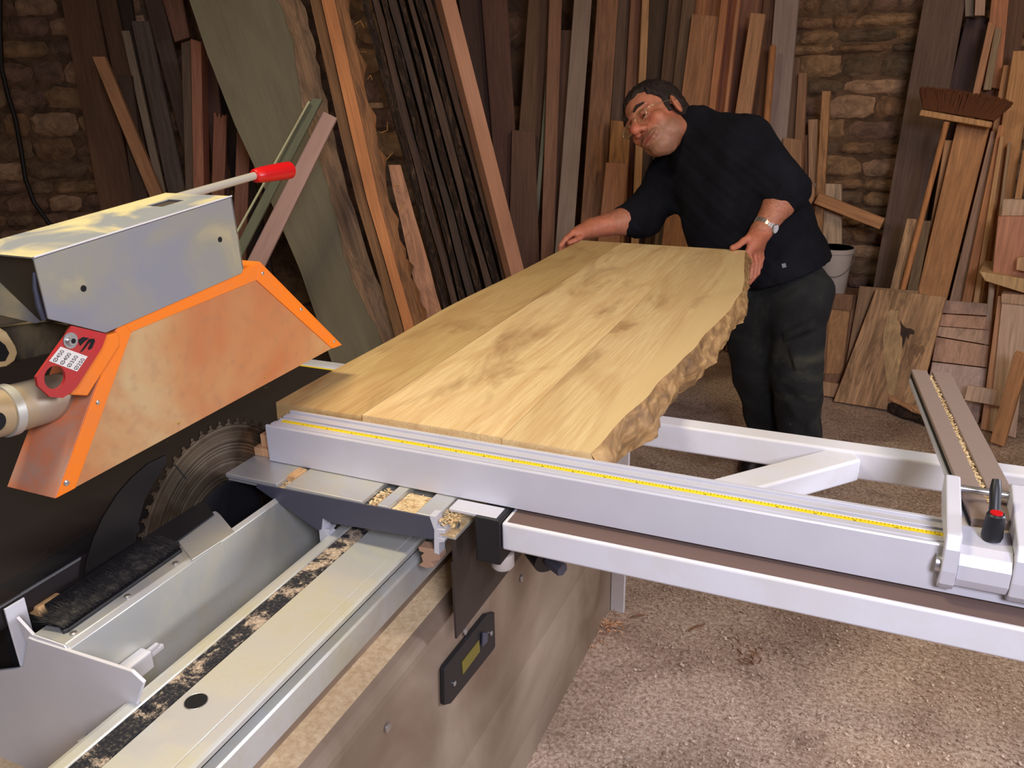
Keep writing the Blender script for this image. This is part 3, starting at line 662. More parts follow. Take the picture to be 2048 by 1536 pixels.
# recessed grip in the body side
X = -.588
hp = [px(*q, X) for q in ((966, 1226), (981, 1222), (983, 1290), (979, 1298), (893, 1405), (880, 1408), (879, 1338), (884, 1328))]
hb_ = part('grip_frame', m_dark, saw, lambda b: prism(b, hp, (.009, 0, 0)), bevel=.002)
c = sum(hp, Vector())/len(hp)
part('grip_recess', paint('olive_recess', (120, 108, 42), .5), hb_, lambda b: prism(b, [p+Vector((.0105, 0, 0)) for p in (px(948, 1278, X), px(950, 1300, X), px(916, 1346, X), px(914, 1322, X))], (-.004, 0, 0)))
part('grip_lip', m_endcap, hb_, lambda b: prism(b, [p+Vector((.0105, 0, 0)) for p in (px(953, 1262, X), px(962, 1262, X), px(962, 1280, X), px(952, 1290, X))], (.004, 0, 0)), bevel=.001)
for q in ((973, 1264), (899, 1364)): screw(hb_, px(*q, X)+Vector((.0095, 0, 0)), (1, 0, 0), .005)
for q in ((1043, 1156), (775, 1455), (930, 1262)): screw(saw, px(*q, X), (1, 0, 0), .008, m_chrome, 'bolt')
# main table with its far rail
mt_ = part('main_table', m_table, saw, lambda b: box(b, -2.15, -.986, -.75, 1.50, T-.035, T), bevel=.003); mt_['label'] = 'black cast main table'
SW('table_apron', m_plate, -2.1, -1.05, .62, 1.45, .70, T-.036)
r_ = part('table_rail', m_alufence, saw, lambda b: (box(b, -2.15, -1.0, 1.502, 1.535, T-.03, T-.006), box(b, -2.15, -1.0, 1.525, 1.55, T-.06, T-.001)), bevel=.001); r_['label'] = 'aluminium rail on the far table edge'
bx('scale_tape', m_yellow, r_, -2.15, -1.0, 1.506, 1.516, T-.0058, T-.005)
# dark insert edge beside the blade
part('table_insert', m_dark, saw, lambda b: box(b, -1.03, -.987, .60, 1.32, T-.012, T+.0005), bevel=.001)
# housing under the table, black wall and tray painted as its unlit inside
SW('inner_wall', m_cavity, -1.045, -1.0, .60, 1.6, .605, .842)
SW('dark_inner_tray', m_cavity, -.998, -.90, .60, 1.6, .602, .64)
# blade
BX, BY, BZ, BR = -.978, .966, .780, .197
def blade(b):
    n = 56; pts = []
    for i in range(n):
        a = 2*math.pi*i/n; st = 2*math.pi/n
        for da, r_ in ((0, BR), (.16, BR-.0015), (.22, BR-.0095), (.62, BR-.011), (.90, BR-.006), (.94, BR)):
            t = -(a+da*st); pts.append(Vector((-.0014, math.cos(t)*r_, math.sin(t)*r_)))
    pts2 = [p+Vector((.0028, 0, 0)) for p in pts]
    v1 = [b.verts.new(p) for p in pts]; v2 = [b.verts.new(p) for p in pts2]; N = len(pts)
    c1 = b.verts.new((-.0014, 0, 0)); c2 = b.verts.new((.0014, 0, 0))
    for i in range(N):
        j = (i+1) % N
        b.faces.new((v1[i], v1[j], v2[j], v2[i])); b.faces.new((c1, v1[j], v1[i])); b.faces.new((c2, v2[i], v2[j]))
bm = BM(); blade(bm); bo = obj('saw_blade', bm, m_bladem); bo.location = (BX, BY, BZ)
bo.parent = saw; bo.matrix_parent_inverse = parent_mw(saw).inverted(); bo['label'] = 'used circular blade with carbide teeth'
bo.data.materials[0] = m_bladem
for i, a in enumerate((2.05, 2.9)):     # expansion slots
    t = a; d = Vector((0, math.cos(t), math.sin(t))); bm = BM(); c = Vector((BX+.0016, BY, BZ)); 
    q = Vector((0, -d.z, d.y))*.0011
    prism(bm, [c+d*(BR-.012)+q, c+d*(BR-.05)+q, c+d*(BR-.05)-q, c+d*(BR-.012)-q], (.0004, 0, 0)); obj('expansion_slot', bm, m_cavity, bo)
part('arbor_flange', m_dark, saw, lambda b: tube(b, [(BX-.012, BY, BZ), (BX+.008, BY, BZ)], .088, 40), smooth=True)
# riving knife
kn = [px(*q, BX) for q in ((166, 1160), (172, 1120), (186, 1075), (204, 1035), (232, 990), (262, 955), (295, 927), (330, 910), (332, 920), (310, 960), (288, 1000), (274, 1050), (268, 1100), (262, 1150), (240, 1210), (190, 1230))]
k_ = part('riving_knife', paint('grey_steel_knife', (40, 36, 36), .38, .5), saw, lambda b: prism(b, [p-Vector((.0015, 0, 0)) for p in kn], (.003, 0, 0))); k_['label'] = 'curved dark steel riving knife'
# cover panel with brush
PX = -.872
cv = part('cover_panel', m_alu, saw, lambda b: (prism(b, [Vector((x, .57, z)) for x, z in ((-.931, .850), (-.876, .850), (-.871, .845), (-.869, .715), (-.866, .715), (-.868, .847), (-.875, .853), (-.931, .853))], (0, .275, 0)), prism(b, [Vector((x, .8451, z)) for x, z in ((-.876, .850), (-.871, .845), (-.869, .715), (-.866, .715), (-.868, .847), (-.875, .853))], (0, .40, 0))), bevel=.001, smooth=True)
cv['label'] = 'light metal cover panel beside the blade'
part('cover_tab', m_alu, cv, lambda b: prism(b, [pz(*q, .8535) for q in ((356, 1083), (357, 1074), (426, 1025), (432, 1024), (440, 1030), (470, 1066), (384, 1122), (366, 1098))], (0, 0, .002)), bevel=.001)
part('cover_foot', m_alu, cv, lambda b: box(b, -.869, -.783, .55, 1.3, .714, .7165))
part('cover_end', m_white, cv, lambda b: prism(b, [Vector((x, .568, z)) for x, z in ((-.955, .872), (-.932, .852), (-.875, .852), (-.867, .84), (-.867, .715), (-.92, .715))], (0, .004, 0)))
for q in ((147, 1267), (255, 1193), (351, 1127)): screw(cv, pz(*q, .8532), (0, 0, 1), .0048)
bs = part('brush_strip', m_dark, saw, lambda b: prism(b, [pz(*q, .858) for q in ((88, 1208), (125, 1262), (136, 1258), (364, 1098), (352, 1084), (428, 1028), (415, 1008), (405, 996))], (0, 0, -.006)), bevel=.001)
bs['label'] = 'black bristle brush along the blade slot'
bm = BM(); rr = random.Random(21); q0, q1 = pz(128, 1258, .86), pz(362, 1092, .86)
for i in range(2600):
    s = rr.random(); p = q0.lerp(q1, s)+Vector((rr.uniform(-.012, .0), 0, rr.uniform(-.001, .004))); L_ = rr.uniform(.02, .045)
    d = Vector((-1, rr.uniform(-.22, .22), rr.uniform(-.05, .16))).normalized()*L_; w_ = Vector((0, .0006, 0))
    bm.faces.new([bm.verts.new(v) for v in (p-w_, p+w_, p+d+w_*.4, p+d-w_*.4)])
o = obj('bristles', bm, paint('black_bristle', (40, 38, 40), .7, 0, (110, 104, 92), .5, 60, .5, .7), bs); o['kind'] = 'stuff'
# latch on the cover
lt = part('latch', m_white, cv, lambda b: (box(b, -.866, -.846, .628, .668, .752, .780), box(b, -.866, -.858, .60, .70, .757, .765)), bevel=.002)
part('latch_tongue', m_white, lt, lambda b: box(b, -.862, -.856, .668, .690, .768, .774), bevel=.001)
# white housing plate at the near end
wpn = part('front_plate', m_white, saw, lambda b: prism(b, [py(*q, .565) for q in ((55, 1275), (66, 1280), (262, 1343), (287, 1366), (262, 1440), (160, 1700), (-300, 1700), (-300, 1330), (-30, 1345), (45, 1336))], (0, .005, 0)), bevel=.001)
wpn['label'] = 'bluish white front plate of the blade housing'
part('wedge_plate', m_white, saw, lambda b: prism(b, [px(*q, -.983) for q in ((6, 1218), (46, 1194), (72, 1295), (58, 1325), (48, 1340), (40, 1335))], (.003, 0, 0)), bevel=.0008)['label'] = 'small white wedge plate at the table edge'
part('splinter', wood((190, 150, 100)), saw, lambda b: box(b, -1.015, -.975, .612, .65, .835, .851), bevel=.003)['label'] = 'light wood remnant by the table edge'
# ------------------------------------------------ sliding beam
bz = .80
sb = part('sliding_beam', m_alubeam, saw, lambda b: prism(b, [Vector((x, -.8, z)) for x, z in
     ((-.776, .745), (-.776, bz), (-.770, bz+.001), (-.757, bz+.001), (-.755, bz-.003), (-.722, bz-.003), (-.720, bz), (-.6455, bz), (-.6445, bz-.0015), (-.6435, bz), (-.628, bz), (-.624, bz-.003), (-.624, .790), (-.634, .788), (-.634, .778), (-.620, .776), (-.618, .772), (-.618, .728), (-.63, .724), (-.76, .724))], (0, 2.6, 0)), smooth=False, bevel=.0006)
sb['label'] = 'long anodised sliding beam'
bx('strip', m_stripm, sb, -.7545, -.7225, -.8, 1.8, bz-.0031, bz-.0006)['label'] = 'black strip patchy with sawdust'
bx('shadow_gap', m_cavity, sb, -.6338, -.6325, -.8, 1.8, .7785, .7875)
hc = pz(392, 1403, bz); bm = BM(); tube(bm, [hc+Vector((0, 0, .0002)), hc+Vector((0, 0, .0006))], .0135, 28); obj('hole', bm, m_cavity, sb)
bm = BM(); rings = []
for r_, z in ((.0135, .0004), (.0140, .0010), (.0146, .0004)): rings.append([hc+Vector((math.cos(t)*r_, math.sin(t)*r_, z)) for t in [2*math.pi*k/28 for k in range(28)]])
ringp(bm, rings, False); obj('hole_rim', bm, m_chrome, sb, smooth='all')
SW('beam_carrier', m_body, -.77, -.66, -.7, 2.0, .663, .7235)
# ------------------------------------------------ crosscut table
ct = part('crosscut_table', m_alu, saw, lambda b: None if False else [box(b, *q) for q in (
    (-.985, -.868, .985, 1.62, T-.008, T), (-.851, -.700, .985, 1.62, T-.008, T), (-.981, -.855, .99, 1.6, T-.016, T-.0085),
    (-.672, -.652, .985, 1.62, T-.012, T), (-.602, -.570, .985, 1.62, T-.006, T), (-.572, -.566, .985, 1.62, T-.055, T-.0005),
    (-.868, -.56, .99, 1.6, T-.030, T-.018), (-.566, -.535, .988, 1.6, T-.036, T-.030))], bevel=.0015)
ct['label'] = 'slotted aluminium crosscut table'
for x0, x1, z in ((-.867, -.852, T-.013), (-.699, -.673, T-.012), (-.651, -.603, T-.0075), (-.565, -.536, T-.028)):
    o = bx('packed_sawdust', m_dust, ct, x0, x1, .987, 1.05, z-.004, z); 
part('slot_block', wood((226, 178, 120)), ct, lambda b: box(b, -.868, -.851, 1.012, 1.046, T-.008, T+.003), bevel=.001)['label'] = 'small wooden block in the table slot'
bm = BM(); rr = random.Random(3)
for i in range(900):
    x0, x1 = rr.choice(((-.867, -.852), (-.699, -.673), (-.651, -.603), (-.565, -.536))); p = Vector((rr.uniform(x0, x1), rr.uniform(.986, 1.05), T-.012+rr.uniform(0, .006)))
    a = rr.uniform(0, 6.28); s = rr.uniform(.0012, .0032); u = Vector((math.cos(a), math.sin(a), rr.uniform(-.5, .5)))*s; v = Vector((-math.sin(a), math.cos(a), rr.uniform(-.4, .4)))*s*.6
    bm.faces.new([bm.verts.new(q) for q in (p-u-v, p+u-v, p+u+v, p-u+v)])
obj('sawdust', bm, m_dust, ct)['kind'] = 'stuff'
Yf = .983
ecp = [py(*q, Yf) for q in ((514, 968), (858, 1034), (865, 1038), (867, 1045), (867, 1077), (863, 1079), (666, 1047), (644, 1036), (641, 1060), (636, 1061), (512, 975))]
ec = part('end_plate', m_endcap, saw, lambda b: prism(b, ecp, (0, .003, 0)), bevel=.0006); ec['label'] = 'dark grey end plate of the crosscut table'
def outl(b, pts, Y, dy=.02): prism(b, [py(*q, Y) for q in pts], (0, dy, 0))
part('profile_end', m_alufence, saw, lambda b: outl(b, ((642, 1034), (646, 1034), (648, 1058), (659, 1060), (658, 1064), (652, 1066), (658, 1071), (646, 1082), (640, 1083), (638, 1062)), Yf+.004), bevel=.0006)
part('profile_end', m_alufence, saw, lambda b: outl(b, ((858, 1031), (871, 1033), (874, 1058), (890, 1060), (890, 1068), (878, 1068), (878, 1076), (889, 1078), (889, 1084), (878, 1086), (878, 1110), (868, 1106), (868, 1060)), Yf-.001), bevel=.0006)['label'] = 'cut end of the aluminium profile'
part('profile_foot', paint('brown_aluminium', (176, 140, 116), .6), saw, lambda b: outl(b, ((837, 1094), (868, 1100), (868, 1106), (880, 1110), (880, 1120), (862, 1124), (868, 1134), (853, 1137), (838, 1131), (846, 1124), (842, 1112), (848, 1106), (838, 1102)), Yf+.002), bevel=.0006)
# hanging plate at the right of the crosscut table
hpn = part('hanging_plate', m_plate, saw, lambda b: prism(b, [Vector((-.548, y, z)) for y, z in ((.992, .655), (1.62, .655), (1.62, .842), (.998, .842), (.998, .80), (.992, .80))], (.004, 0, 0)), bevel=.0006)
hpn['label'] = 'dark bronze plate hanging from the crosscut table'
part('clamp_strip', m_plate, saw, lambda b: box(b, -.544, -.536, .99, 1.012, .79, .848), bevel=.001)
screw(hpn, px(915, 1053, -.543), (1, 0, 0), .0065, m_chrome)
# ------------------------------------------------ fence
fe = thing('crosscut_fence', 'long anodised aluminium crosscut fence with a yellow scale tape', 'fence', (-.93, 1.09, .881))
FY = ((1.052, .8815), (1.052, .9475), (1.0535, .95), (1.0575, .95), (1.0575, .944), (1.066, .944), (1.066, .9475), (1.0785, .9475), (1.0785, .946), (1.0895, .946), (1.0895, .9475), (1.094, .9475), (1.094, .940), (1.101, .940), (1.101, .9475), (1.115, .9475), (1.115, .944), (1.120, .944), (1.120, .95), (1.127, .95), (1.127, .8815))
part('extrusion', m_alufence, fe, lambda b: prism(b, [Vector((-.936, y, z)) for y, z in FY], (1.75, 0, 0)), bevel=.0005)
tp = bx('scale_tape', m_yellow, fe, -.925, .80, 1.0787, 1.0893, .9461, .9467)
bm = BM()
for i in range(340):
    x = -.92+i*.005; L_ = .0055 if i % 10 == 0 else (.004 if i % 2 == 0 else .0025); box(bm, x-.0003, x+.0003, 1.0885-L_, 1.0885, .9467, .9469)
o = obj('scale_marks', bm, m_ink, tp); o['kind'] = 'stuff'
def text(parent, s, size, origin, ax, ay, mat, name, depth=.0001):
    cu = bpy.data.curves.new(name, 'FONT'); cu.body = s; cu.size = size; cu.extrude = depth
    tmp = bpy.data.objects.new(name, cu); C.objects.link(tmp); bpy.context.view_layer.update()
    me = bpy.data.meshes.new_from_object(tmp); bpy.data.objects.remove(tmp)
    ax, ay = Vector(ax).normalized(), Vector(ay).normalized(); az = ax.cross(ay); M_ = Matrix((ax, ay, az)).transposed().to_4x4(); M_.translation = origin
    me.transform(M_); me.name = name
    return obj(name, me, mat, parent)
for i in range(1, 34):
    text(tp, str(i*5), .0042, Vector((-.92+i*.05-.0095, 1.0802, .9468)), (1, 0, 0), (0, 1, 0), m_ink, 'scale_number')
for y0_, y1_, z_ in ((1.0578, 1.0592, .9442), (1.0645, 1.0658, .9442), (1.0942, 1.1008, .9405), (1.1152, 1.1164, .9442)): bx('groove_shade', m_plate, fe, -.9355, .8135, y0_, y1_, z_-.0003, z_)  # dark strips that put shade into the fence grooves
screw(fe, (-.931, 1.084, .9476), (0, 0, 1), .003)
# stop and flip arm
fs = thing('fence_stop', 'aluminium fence stop with black clamping lever on the right end of the fence', 'stop', (.17, 1.06, .955))
def sideplate(x0, x1, nm):
    pr = [(1.040, .895), (1.033, .905), (1.030, .925), (1.032, .955), (1.040, .972), (1.155, 1.000), (1.168, .995), (1.168, .965), (1.128, .953), (1.050, .953), (1.050, .890)]
    part(nm, m_alufence, fs, lambda b: prism(b, [Vector((x0, y, z)) for y, z in pr], (x1-x0, 0, 0)), bevel=.002)
sideplate(.128, .146, 'side_plate'); sideplate(.205, .245, 'side_plate')
part('clamp_block', m_alufence, fs, lambda b: prism(b, [Vector((.1465, y, z)) for y, z in ((1.050, .898), (1.040, .902), (1.034, .915), (1.034, .935), (1.040, .948), (1.052, .955), (1.098, .958), (1.098, .953), (1.050, .953), (1.0505, .898))], (.058, 0, 0)), bevel=.0015)
part('sliding_tab', paint('beige_tab', (206, 192, 170), .4), fs, lambda b: box(b, .150, .2045, 1.090, 1.125, .9535, .9575), bevel=.0008)
bm = BM(); tube(bm, [(.146, 1.152, .985), (.205, 1.152, .985)], .0048, 14); obj('rod', bm, m_chrome, fs, smooth=True)
bm = BM(); tube(bm, [(.122, 1.050, .925), (.128, 1.050, .925)], .013, 24); obj('bolt_head', bm, m_chrome, fs, smooth=True)
lv = Vector((.182, 1.075, .958)); bm = BM(); tube(bm, [lv, lv+Vector((0, 0, .004)), lv+Vector((0, 0, .004)), lv+Vector((0, 0, .034)), lv+Vector((0, 0, .036))], [.0115, .0115, .0125, .0108, .009], 20)
lo = obj('clamping_lever', bm, m_dark, fs, smooth=True)
bm = BM(); tube(bm, [lv+Vector((0, 0, .0355)), lv+Vector((0, 0, .0375)), lv+Vector((0, 0, .038))], [.0075, .007, .004], 18); obj('red_button', bm, m_redgrip, lo, smooth=True)
bm = BM(); tube(bm, [lv+Vector((0, .004, .022)), lv+Vector((-.001, .016, .040)), lv+Vector((-.002, .026, .056)), lv+Vector((-.002, .034, .066))], [.0075, .0065, .007, .005], 12); obj('lever_arm', bm, m_dark, lo, smooth=True)
# the long flip arm: two flat bars with a dusty slot, running back from the stop
al, ar = pz(1822, 742, .97), pz(1930, 742, .97); ad = (pz(2003, 1000, .97)-al).normalized()
dn = (pz(1990, 950, .97)-pz(1886, 745, .97)).normalized(); nrm_ = Vector((dn.y, -dn.x, 0)).normalized()
if nrm_.x < 0: nrm_ = -nrm_
Af = pz(1822, 738, .97); L_ = (Vector((Af.x, 1.12, Af.z))-Af).length/abs(dn.y)*1.0
L_ = (Af.y-1.10)/abs(dn.y)
fa = thing('flip_arm', 'long brownish aluminium arm with a sawdust filled slot, running back from the fence stop', 'arm', Af)
armm = paint('brownish_anodised', (150, 132, 122), .45, .15, (130, 108, 96), .5, 9)
def bar(a0, a1, z0, z1, nm, mt, s=0, l=None, **k):
    b0 = Af+nrm_*a0+dn*s; q = [b0, b0+nrm_*(a1-a0), b0+nrm_*(a1-a0)+dn*((l or L_)-s), b0+dn*((l or L_)-s)]
    bm = BM(); prism(bm, [Vector((p.x, p.y, z0)) for p in q], (0, 0, z1-z0)); return obj(nm, bm, mt, fa, **k)
bar(0, .028, .944, .970, 'bar', armm, bevel=.0015); bar(.036, .068, .944, .970, 'bar', armm, s=.004, bevel=.0015)
bar(.0275, .0365, .944, .961, 'web', armm); bar(.029, .0345, .961, .9655, 'packed_sawdust', m_dust, s=.03)
bar(-.004, .001, .950, .957, 'lip', m_alufence, s=.02); bar(-.001, .0005, .958, .964, 'groove_shade', m_cavity, s=.01)  # black strip stands in for the shade of the side groove
bm = BM(); rr = random.Random(13)
for i in range(500):
    p = Af+nrm_*rr.uniform(.028, .0355)+dn*rr.uniform(.02, L_); p.z = .9655+rr.uniform(0, .003); a = rr.uniform(0, 6.28); s = rr.uniform(.001, .0026)
    u = Vector((math.cos(a), math.sin(a), .3))*s; v = Vector((-math.sin(a), math.cos(a), .2))*s*.6; bm.faces.new([bm.verts.new(q) for q in (p-u-v, p+u-v, p+u+v, p-u+v)])
obj('sawdust', bm, m_dust, fa)['kind'] = 'stuff'
# ------------------------------------------------ outrigger frame
og = thing('outrigger_frame', 'white square-tube outrigger frame under the fence and behind it', 'frame', (0, 1.3, .84))
fb = part('front_tube', m_frame, og, lambda b: box(b, -.470, .95, 1.016, 1.10, .826, .8735), bevel=.004, smooth=True, seg=3)
bx('dust_layer', m_dusttop, fb, -.462, .95, 1.022, 1.10, .8736, .8745)['label'] = 'brown dust lying on the tube'
part('end_cap', m_dark, fb, lambda b: box(b, -.513, -.4705, 1.010, 1.105, .800, .8795), bevel=.003)
part('rear_tube', m_frame, og, lambda b: box(b, -.56, .95, 1.508, 1.553, .805, .860), bevel=.005, smooth=True, seg=3)
q0, q1 = Vector((-.30, 1.16, 0)), Vector((.005, 1.508, 0)); dd = (q1-q0).normalized(); nn = Vector((dd.y, -dd.x, 0))
part('brace_tube', m_frame, og, lambda b: prism(b, [Vector((p.x, p.y, .812)) for p in (q0-nn*.031, q0+nn*.031, q1+nn*.031+dd*-.0, q1-nn*.031+dd*.02)], (0, 0, .044)), bevel=.005, smooth=True, seg=3)
part('bracket', m_alufence, og, lambda b: box(b, -.56, -.478, 1.016, 1.049, .8755, .8805), bevel=.001)
pc = py(1005, 1103, 1.05); bm = BM(); tube(bm, [Vector((pc.x, 1.05, .772)), Vector((pc.x, 1.05, .776)), Vector((pc.x, 1.05, .800))], [.016, .019, .019], 24); obj('support_roller', bm, m_plastic, og, smooth=True)
kb = py(1098, 1120, 1.15); bm = BM(); tube(bm, [kb+Vector((-.035, .03, .012)), kb+Vector((-.03, .025, .010)), kb+Vector((.0, 0, 0))], [.024, .03, .028], 22); ko = obj('clamp_knob', bm, m_dark, og, smooth=True)
bm = BM(); tube(bm, [kb, kb+Vector((.03, -.015, -.004))], .012, 6); obj('hex_end', bm, m_endcap, ko)
part('knob_bracket', m_plate, og, lambda b: box(b, kb.x-.045, kb.x-.037, 1.14, 1.17, .76, .826))
# ------------------------------------------------ wood pieces at the fence end
b1 = pz(497, 893, T); bm = BM(); box(bm, -.985, -.937, 1.062, 1.095, T+.0005, T+.016); box(bm, -.967, -.937, 1.070, 1.098, T+.0162, T+.040)
tag(obj('backing_block', bm, wood((222, 170, 120), 1.6), bevel=.0012), 'stepped pinkish wood block at the left end of the fence, by the blade', 'block')
# ------------------------------------------------ blade guard
GX0, GX1 = -1.02, -.93
gd = thing('blade_guard', 'orange blade guard with dusty side sheet hanging over the saw blade', 'guard', (-.97, .95, 1.01))
o_ = lambda q: px(*q, GX1)
outer = [o_(q) for q in ((112, 996), (683, 690), (520, 525), (240, 640))]
inner = [o_(q) for q in ((150, 976), (664, 697), (512, 560), (262, 664))]
part('side_sheet', m_guard, gd, lambda b: prism(b, [p-Vector((.003, 0, 0)) for p in (inner[0], inner[1], inner[2], inner[3])], (.002, 0, 0)))
def strip4(a, b_, c_, d_, nm): return part(nm, m_orange, gd, lambda b: prism(b, [p-Vector((.0012, 0, 0)) for p in (a, b_, c_, d_)], (.0022, 0, 0)), bevel=.0006)
strip4(outer[0], inner[0], inner[3], outer[3], 'front_strip'); strip4(outer[3], inner[3], inner[2], outer[2], 'top_strip'); strip4(outer[2], inner[2], inner[1], outer[1], 'rear_strip')
W_ = Vector((GX0-GX1, 0, 0)); th_ = Vector((0, .0015, .001))
part('front_face', paint('orange_under_grey_dust', (236, 112, 26), .5, 0, (176, 150, 132), .8, 5.5, .38, .58), gd, lambda b: prism(b, [outer[0]+W_*.0, outer[3], outer[3]+W_, outer[0]+W_], (0, -.0015, 0)), bevel=.0005)
part('top_face', m_orange, gd, lambda b: prism(b, [outer[3], outer[2], outer[2]+W_, outer[3]+W_], (0, 0, .0015)), bevel=.0005)
part('rear_face', m_orange, gd, lambda b: prism(b, [outer[2], outer[1], outer[1]+W_, outer[2]+W_], (0, .0015, 0)), bevel=.0005)
part('far_sheet', m_orange, gd, lambda b: prism(b, [p+W_ for p in outer], (.0015, 0, 0)))
for q in ((132, 966), (195, 805), (525, 547), (602, 619), (668, 683)): screw(gd, px(*q, GX1+.001), (1, 0, 0), .0042 if q[1] > 900 else .0032)
for q in ((357, 846), (531, 754)): screw(gd, px(*q, GX1-.001), (1, 0, 0), .0024, paint('brass', (190, 150, 70), .4, .6))
part('ledge_box', m_orange, gd, lambda b: prism(b, [px(*q, GX1+.012) for q in ((148, 776), (210, 672), (238, 664), (240, 690), (176, 792), (140, 790))], (-.012, 0, 0)), bevel=.002)
# grey housing above
HX = -.925
hq = [(67, 515), (463, 392), (487, 538), (483, 547), (212, 666), (97, 638)]
hs = thing('guard_housing', 'grey dusty sheet-metal box above the orange blade guard', 'housing', (-1.0, .9, 1.2))
hf = [px(*q, HX) for q in hq]; back = -.135
part('side_wall', m_house, hs, lambda b: prism(b, hf, (-.003, 0, 0)), bevel=.0008)
# top with a rectangular hole: four strips round it
t0, t1 = hf[0], hf[1]; td = (t1-t0).normalized(); Lt = (t1-t0).length
up_ = Vector((0, 0, 1)); s0, s1 = .755, .885; b0, b1_ = .42, .66
def tq(s, b): return t0+td*Lt*s+Vector((back*b, 0, 0))
def topq(name, s_0, s_1, b_0, b_1): 
    part(name, m_house, hs, lambda b: prism(b, [tq(s_0, b_0), tq(s_1, b_0), tq(s_1, b_1), tq(s_0, b_1)], (0, .0005, -.002)))
def topwall(b):
    for (s_0, s_1, b_0, b_1) in ((0, 1, 0, b0), (0, s0, b0, b1_), (s1, 1, b0, b1_), (0, 1, b1_, 1)):
        prism(b, [tq(s_0, b_0), tq(s_1, b_0), tq(s_1, b_1), tq(s_0, b_1)], (0, .0004, -.002))
part('top_wall', m_house, hs, topwall)
part('far_wall', m_house, hs, lambda b: prism(b, [p+Vector((back, 0, 0)) for p in hf], (.002, 0, 0)))
part('end_wall', m_house, hs, lambda b: prism(b, [hf[1], hf[2], hf[2]+Vector((back, 0, 0)), hf[1]+Vector((back, 0, 0))], (0, -.002, 0)))
part('inside', paint('dark_bronze_interior', (74, 64, 50), .6), hs, lambda b: prism(b, [p*1 + Vector((-.004, 0, 0)) + ((hf[0]+hf[3])/2-p)*.05 for p in hf[:5]], (back+.008, 0, 0)))
part('folded_edge', m_alufence, hs, lambda b: tube(b, [t0+Vector((.0002, 0, 0)), t1+Vector((.0002, 0, 0))], .0013, 8), smooth=True)
for q in ((167, 577), (440, 479)):
    p = px(*q, HX+.0004); bm = BM(); tube(bm, [p, p+Vector((.0006, 0, 0))], .0042, 18); obj('hole', bm, m_cavity, hs)
# lifting lever
ll = thing('lifting_lever', 'steel lever with a red rubber grip behind the grey housing', 'lever', px(390, 388, -1.06))
a, b_, c_, d_ = px(352, 396, -1.06), px(515, 350, -1.06), px(508, 352, -1.06), px(580, 340, -1.06)
bm = BM(); tube(bm, [a, b_], .0072, 16); obj('rod', bm, paint('dusty_steel_rod', (206, 200, 186), .4, .4), ll, smooth=True)
dx = (d_-c_); bm = BM(); tube(bm, [c_, c_+dx*.03, c_+dx*.2, c_+dx*.8, c_+dx*.97, d_], [.010, .0125, .0145, .0165, .0165, .013], 20); obj('grip', bm, m_redgrip, ll, smooth=True)
bx('lever_boss', m_chrome, ll, -1.075, -1.045, 1.015, 1.05, 1.322, 1.342, bevel=.003)
# red height gauge
RX = -.905
rg = thing('height_gauge', 'red height gauge plate with a white size label and a round hole', 'gauge', px(120, 760, RX))
go = [px(*q, RX) for q in ((146, 652), (214, 668), (204, 695), (155, 772), (143, 785), (126, 796), (100, 794), (76, 772), (73, 754), (84, 738))]
hcn = px(110, 755, RX); hr_ = (px(110, 755, RX)-px(131, 755, RX)).length
bm = BM()
# plate outline with a round hole: fan of quads between outline and circle
def plate_hole(b, out, c, r, n=40, dx=.004):
    def hit(t):
        d = Vector((0, math.cos(t), math.sin(t))); best = None
        for i in range(len(out)):
            p, q = out[i], out[(i+1) % len(out)]; e = q-p
            den = d.y*e.z-d.z*e.y
            if abs(den) < 1e-12: continue
            w_ = p-c; s = (w_.y*e.z-w_.z*e.y)/den; u = (w_.y*d.z-w_.z*d.y)/den
            if s > 0 and -1e-6 <= u <= 1+1e-6 and (best is None or s > best): best = s
        return c+d*best
    ts = sorted([2*math.pi*i/n for i in range(n)]+[math.atan2((p-c).z, (p-c).y) % (2*math.pi) for p in out])
    A = []; B = []
    for t in ts:
        o_1 = hit(t); i_1 = c+Vector((0, math.cos(t), math.sin(t)))*r
        A.append((b.verts.new(o_1), b.verts.new(i_1))); B.append((b.verts.new(o_1-Vector((dx, 0, 0))), b.verts.new(i_1-Vector((dx, 0, 0)))))
    N = len(ts)
    for i in range(N):
        j = (i+1) % N
        b.faces.new((A[i][0], A[j][0], A[j][1], A[i][1])); b.faces.new((B[i][0], B[i][1], B[j][1], B[j][0]))
        b.faces.new((A[i][0], B[i][0], B[j][0], A[j][0])); b.faces.new((A[i][1], A[j][1], B[j][1], B[i][1]))
plate_hole(bm, go, hcn, hr_); gp = obj('plate', bm, m_red, rg)
lq = [px(*q, RX+.0004) for q in ((121, 693), (175, 713), (154, 743), (98, 722))]
lb = part('label', m_paper, gp, lambda b: prism(b, lq, (.0003, 0, 0)))
ex = (lq[0]-lq[3]).normalized(); ey = (lq[0]-lq[1]).normalized()
wl_ = (lq[1]-lq[0]).length
for i, s in enumerate(('Ø450', 'Ø400', 'Ø350', 'Ø250')):
    base = lq[3]+(lq[2]-lq[3])*((i+.82)/4.0)+(lq[0]-lq[3])*.05
    text(lb, s, wl_*.19, base+Vector((.0005, 0, 0)), ex, ey, m_ink, 'size_mark')
for pts_ in (((160, 705), (178, 678), (188, 677), (190, 682), (184, 696), (178, 700), (176, 697), (182, 684), (178, 686), (166, 701)), ((156, 680), (166, 674), (178, 676), (168, 684), (160, 692))):
    part('slot', m_cavity, gp, lambda b: prism(b, [px(*q, RX+.0004) for q in pts_], (.0004, 0, 0)))
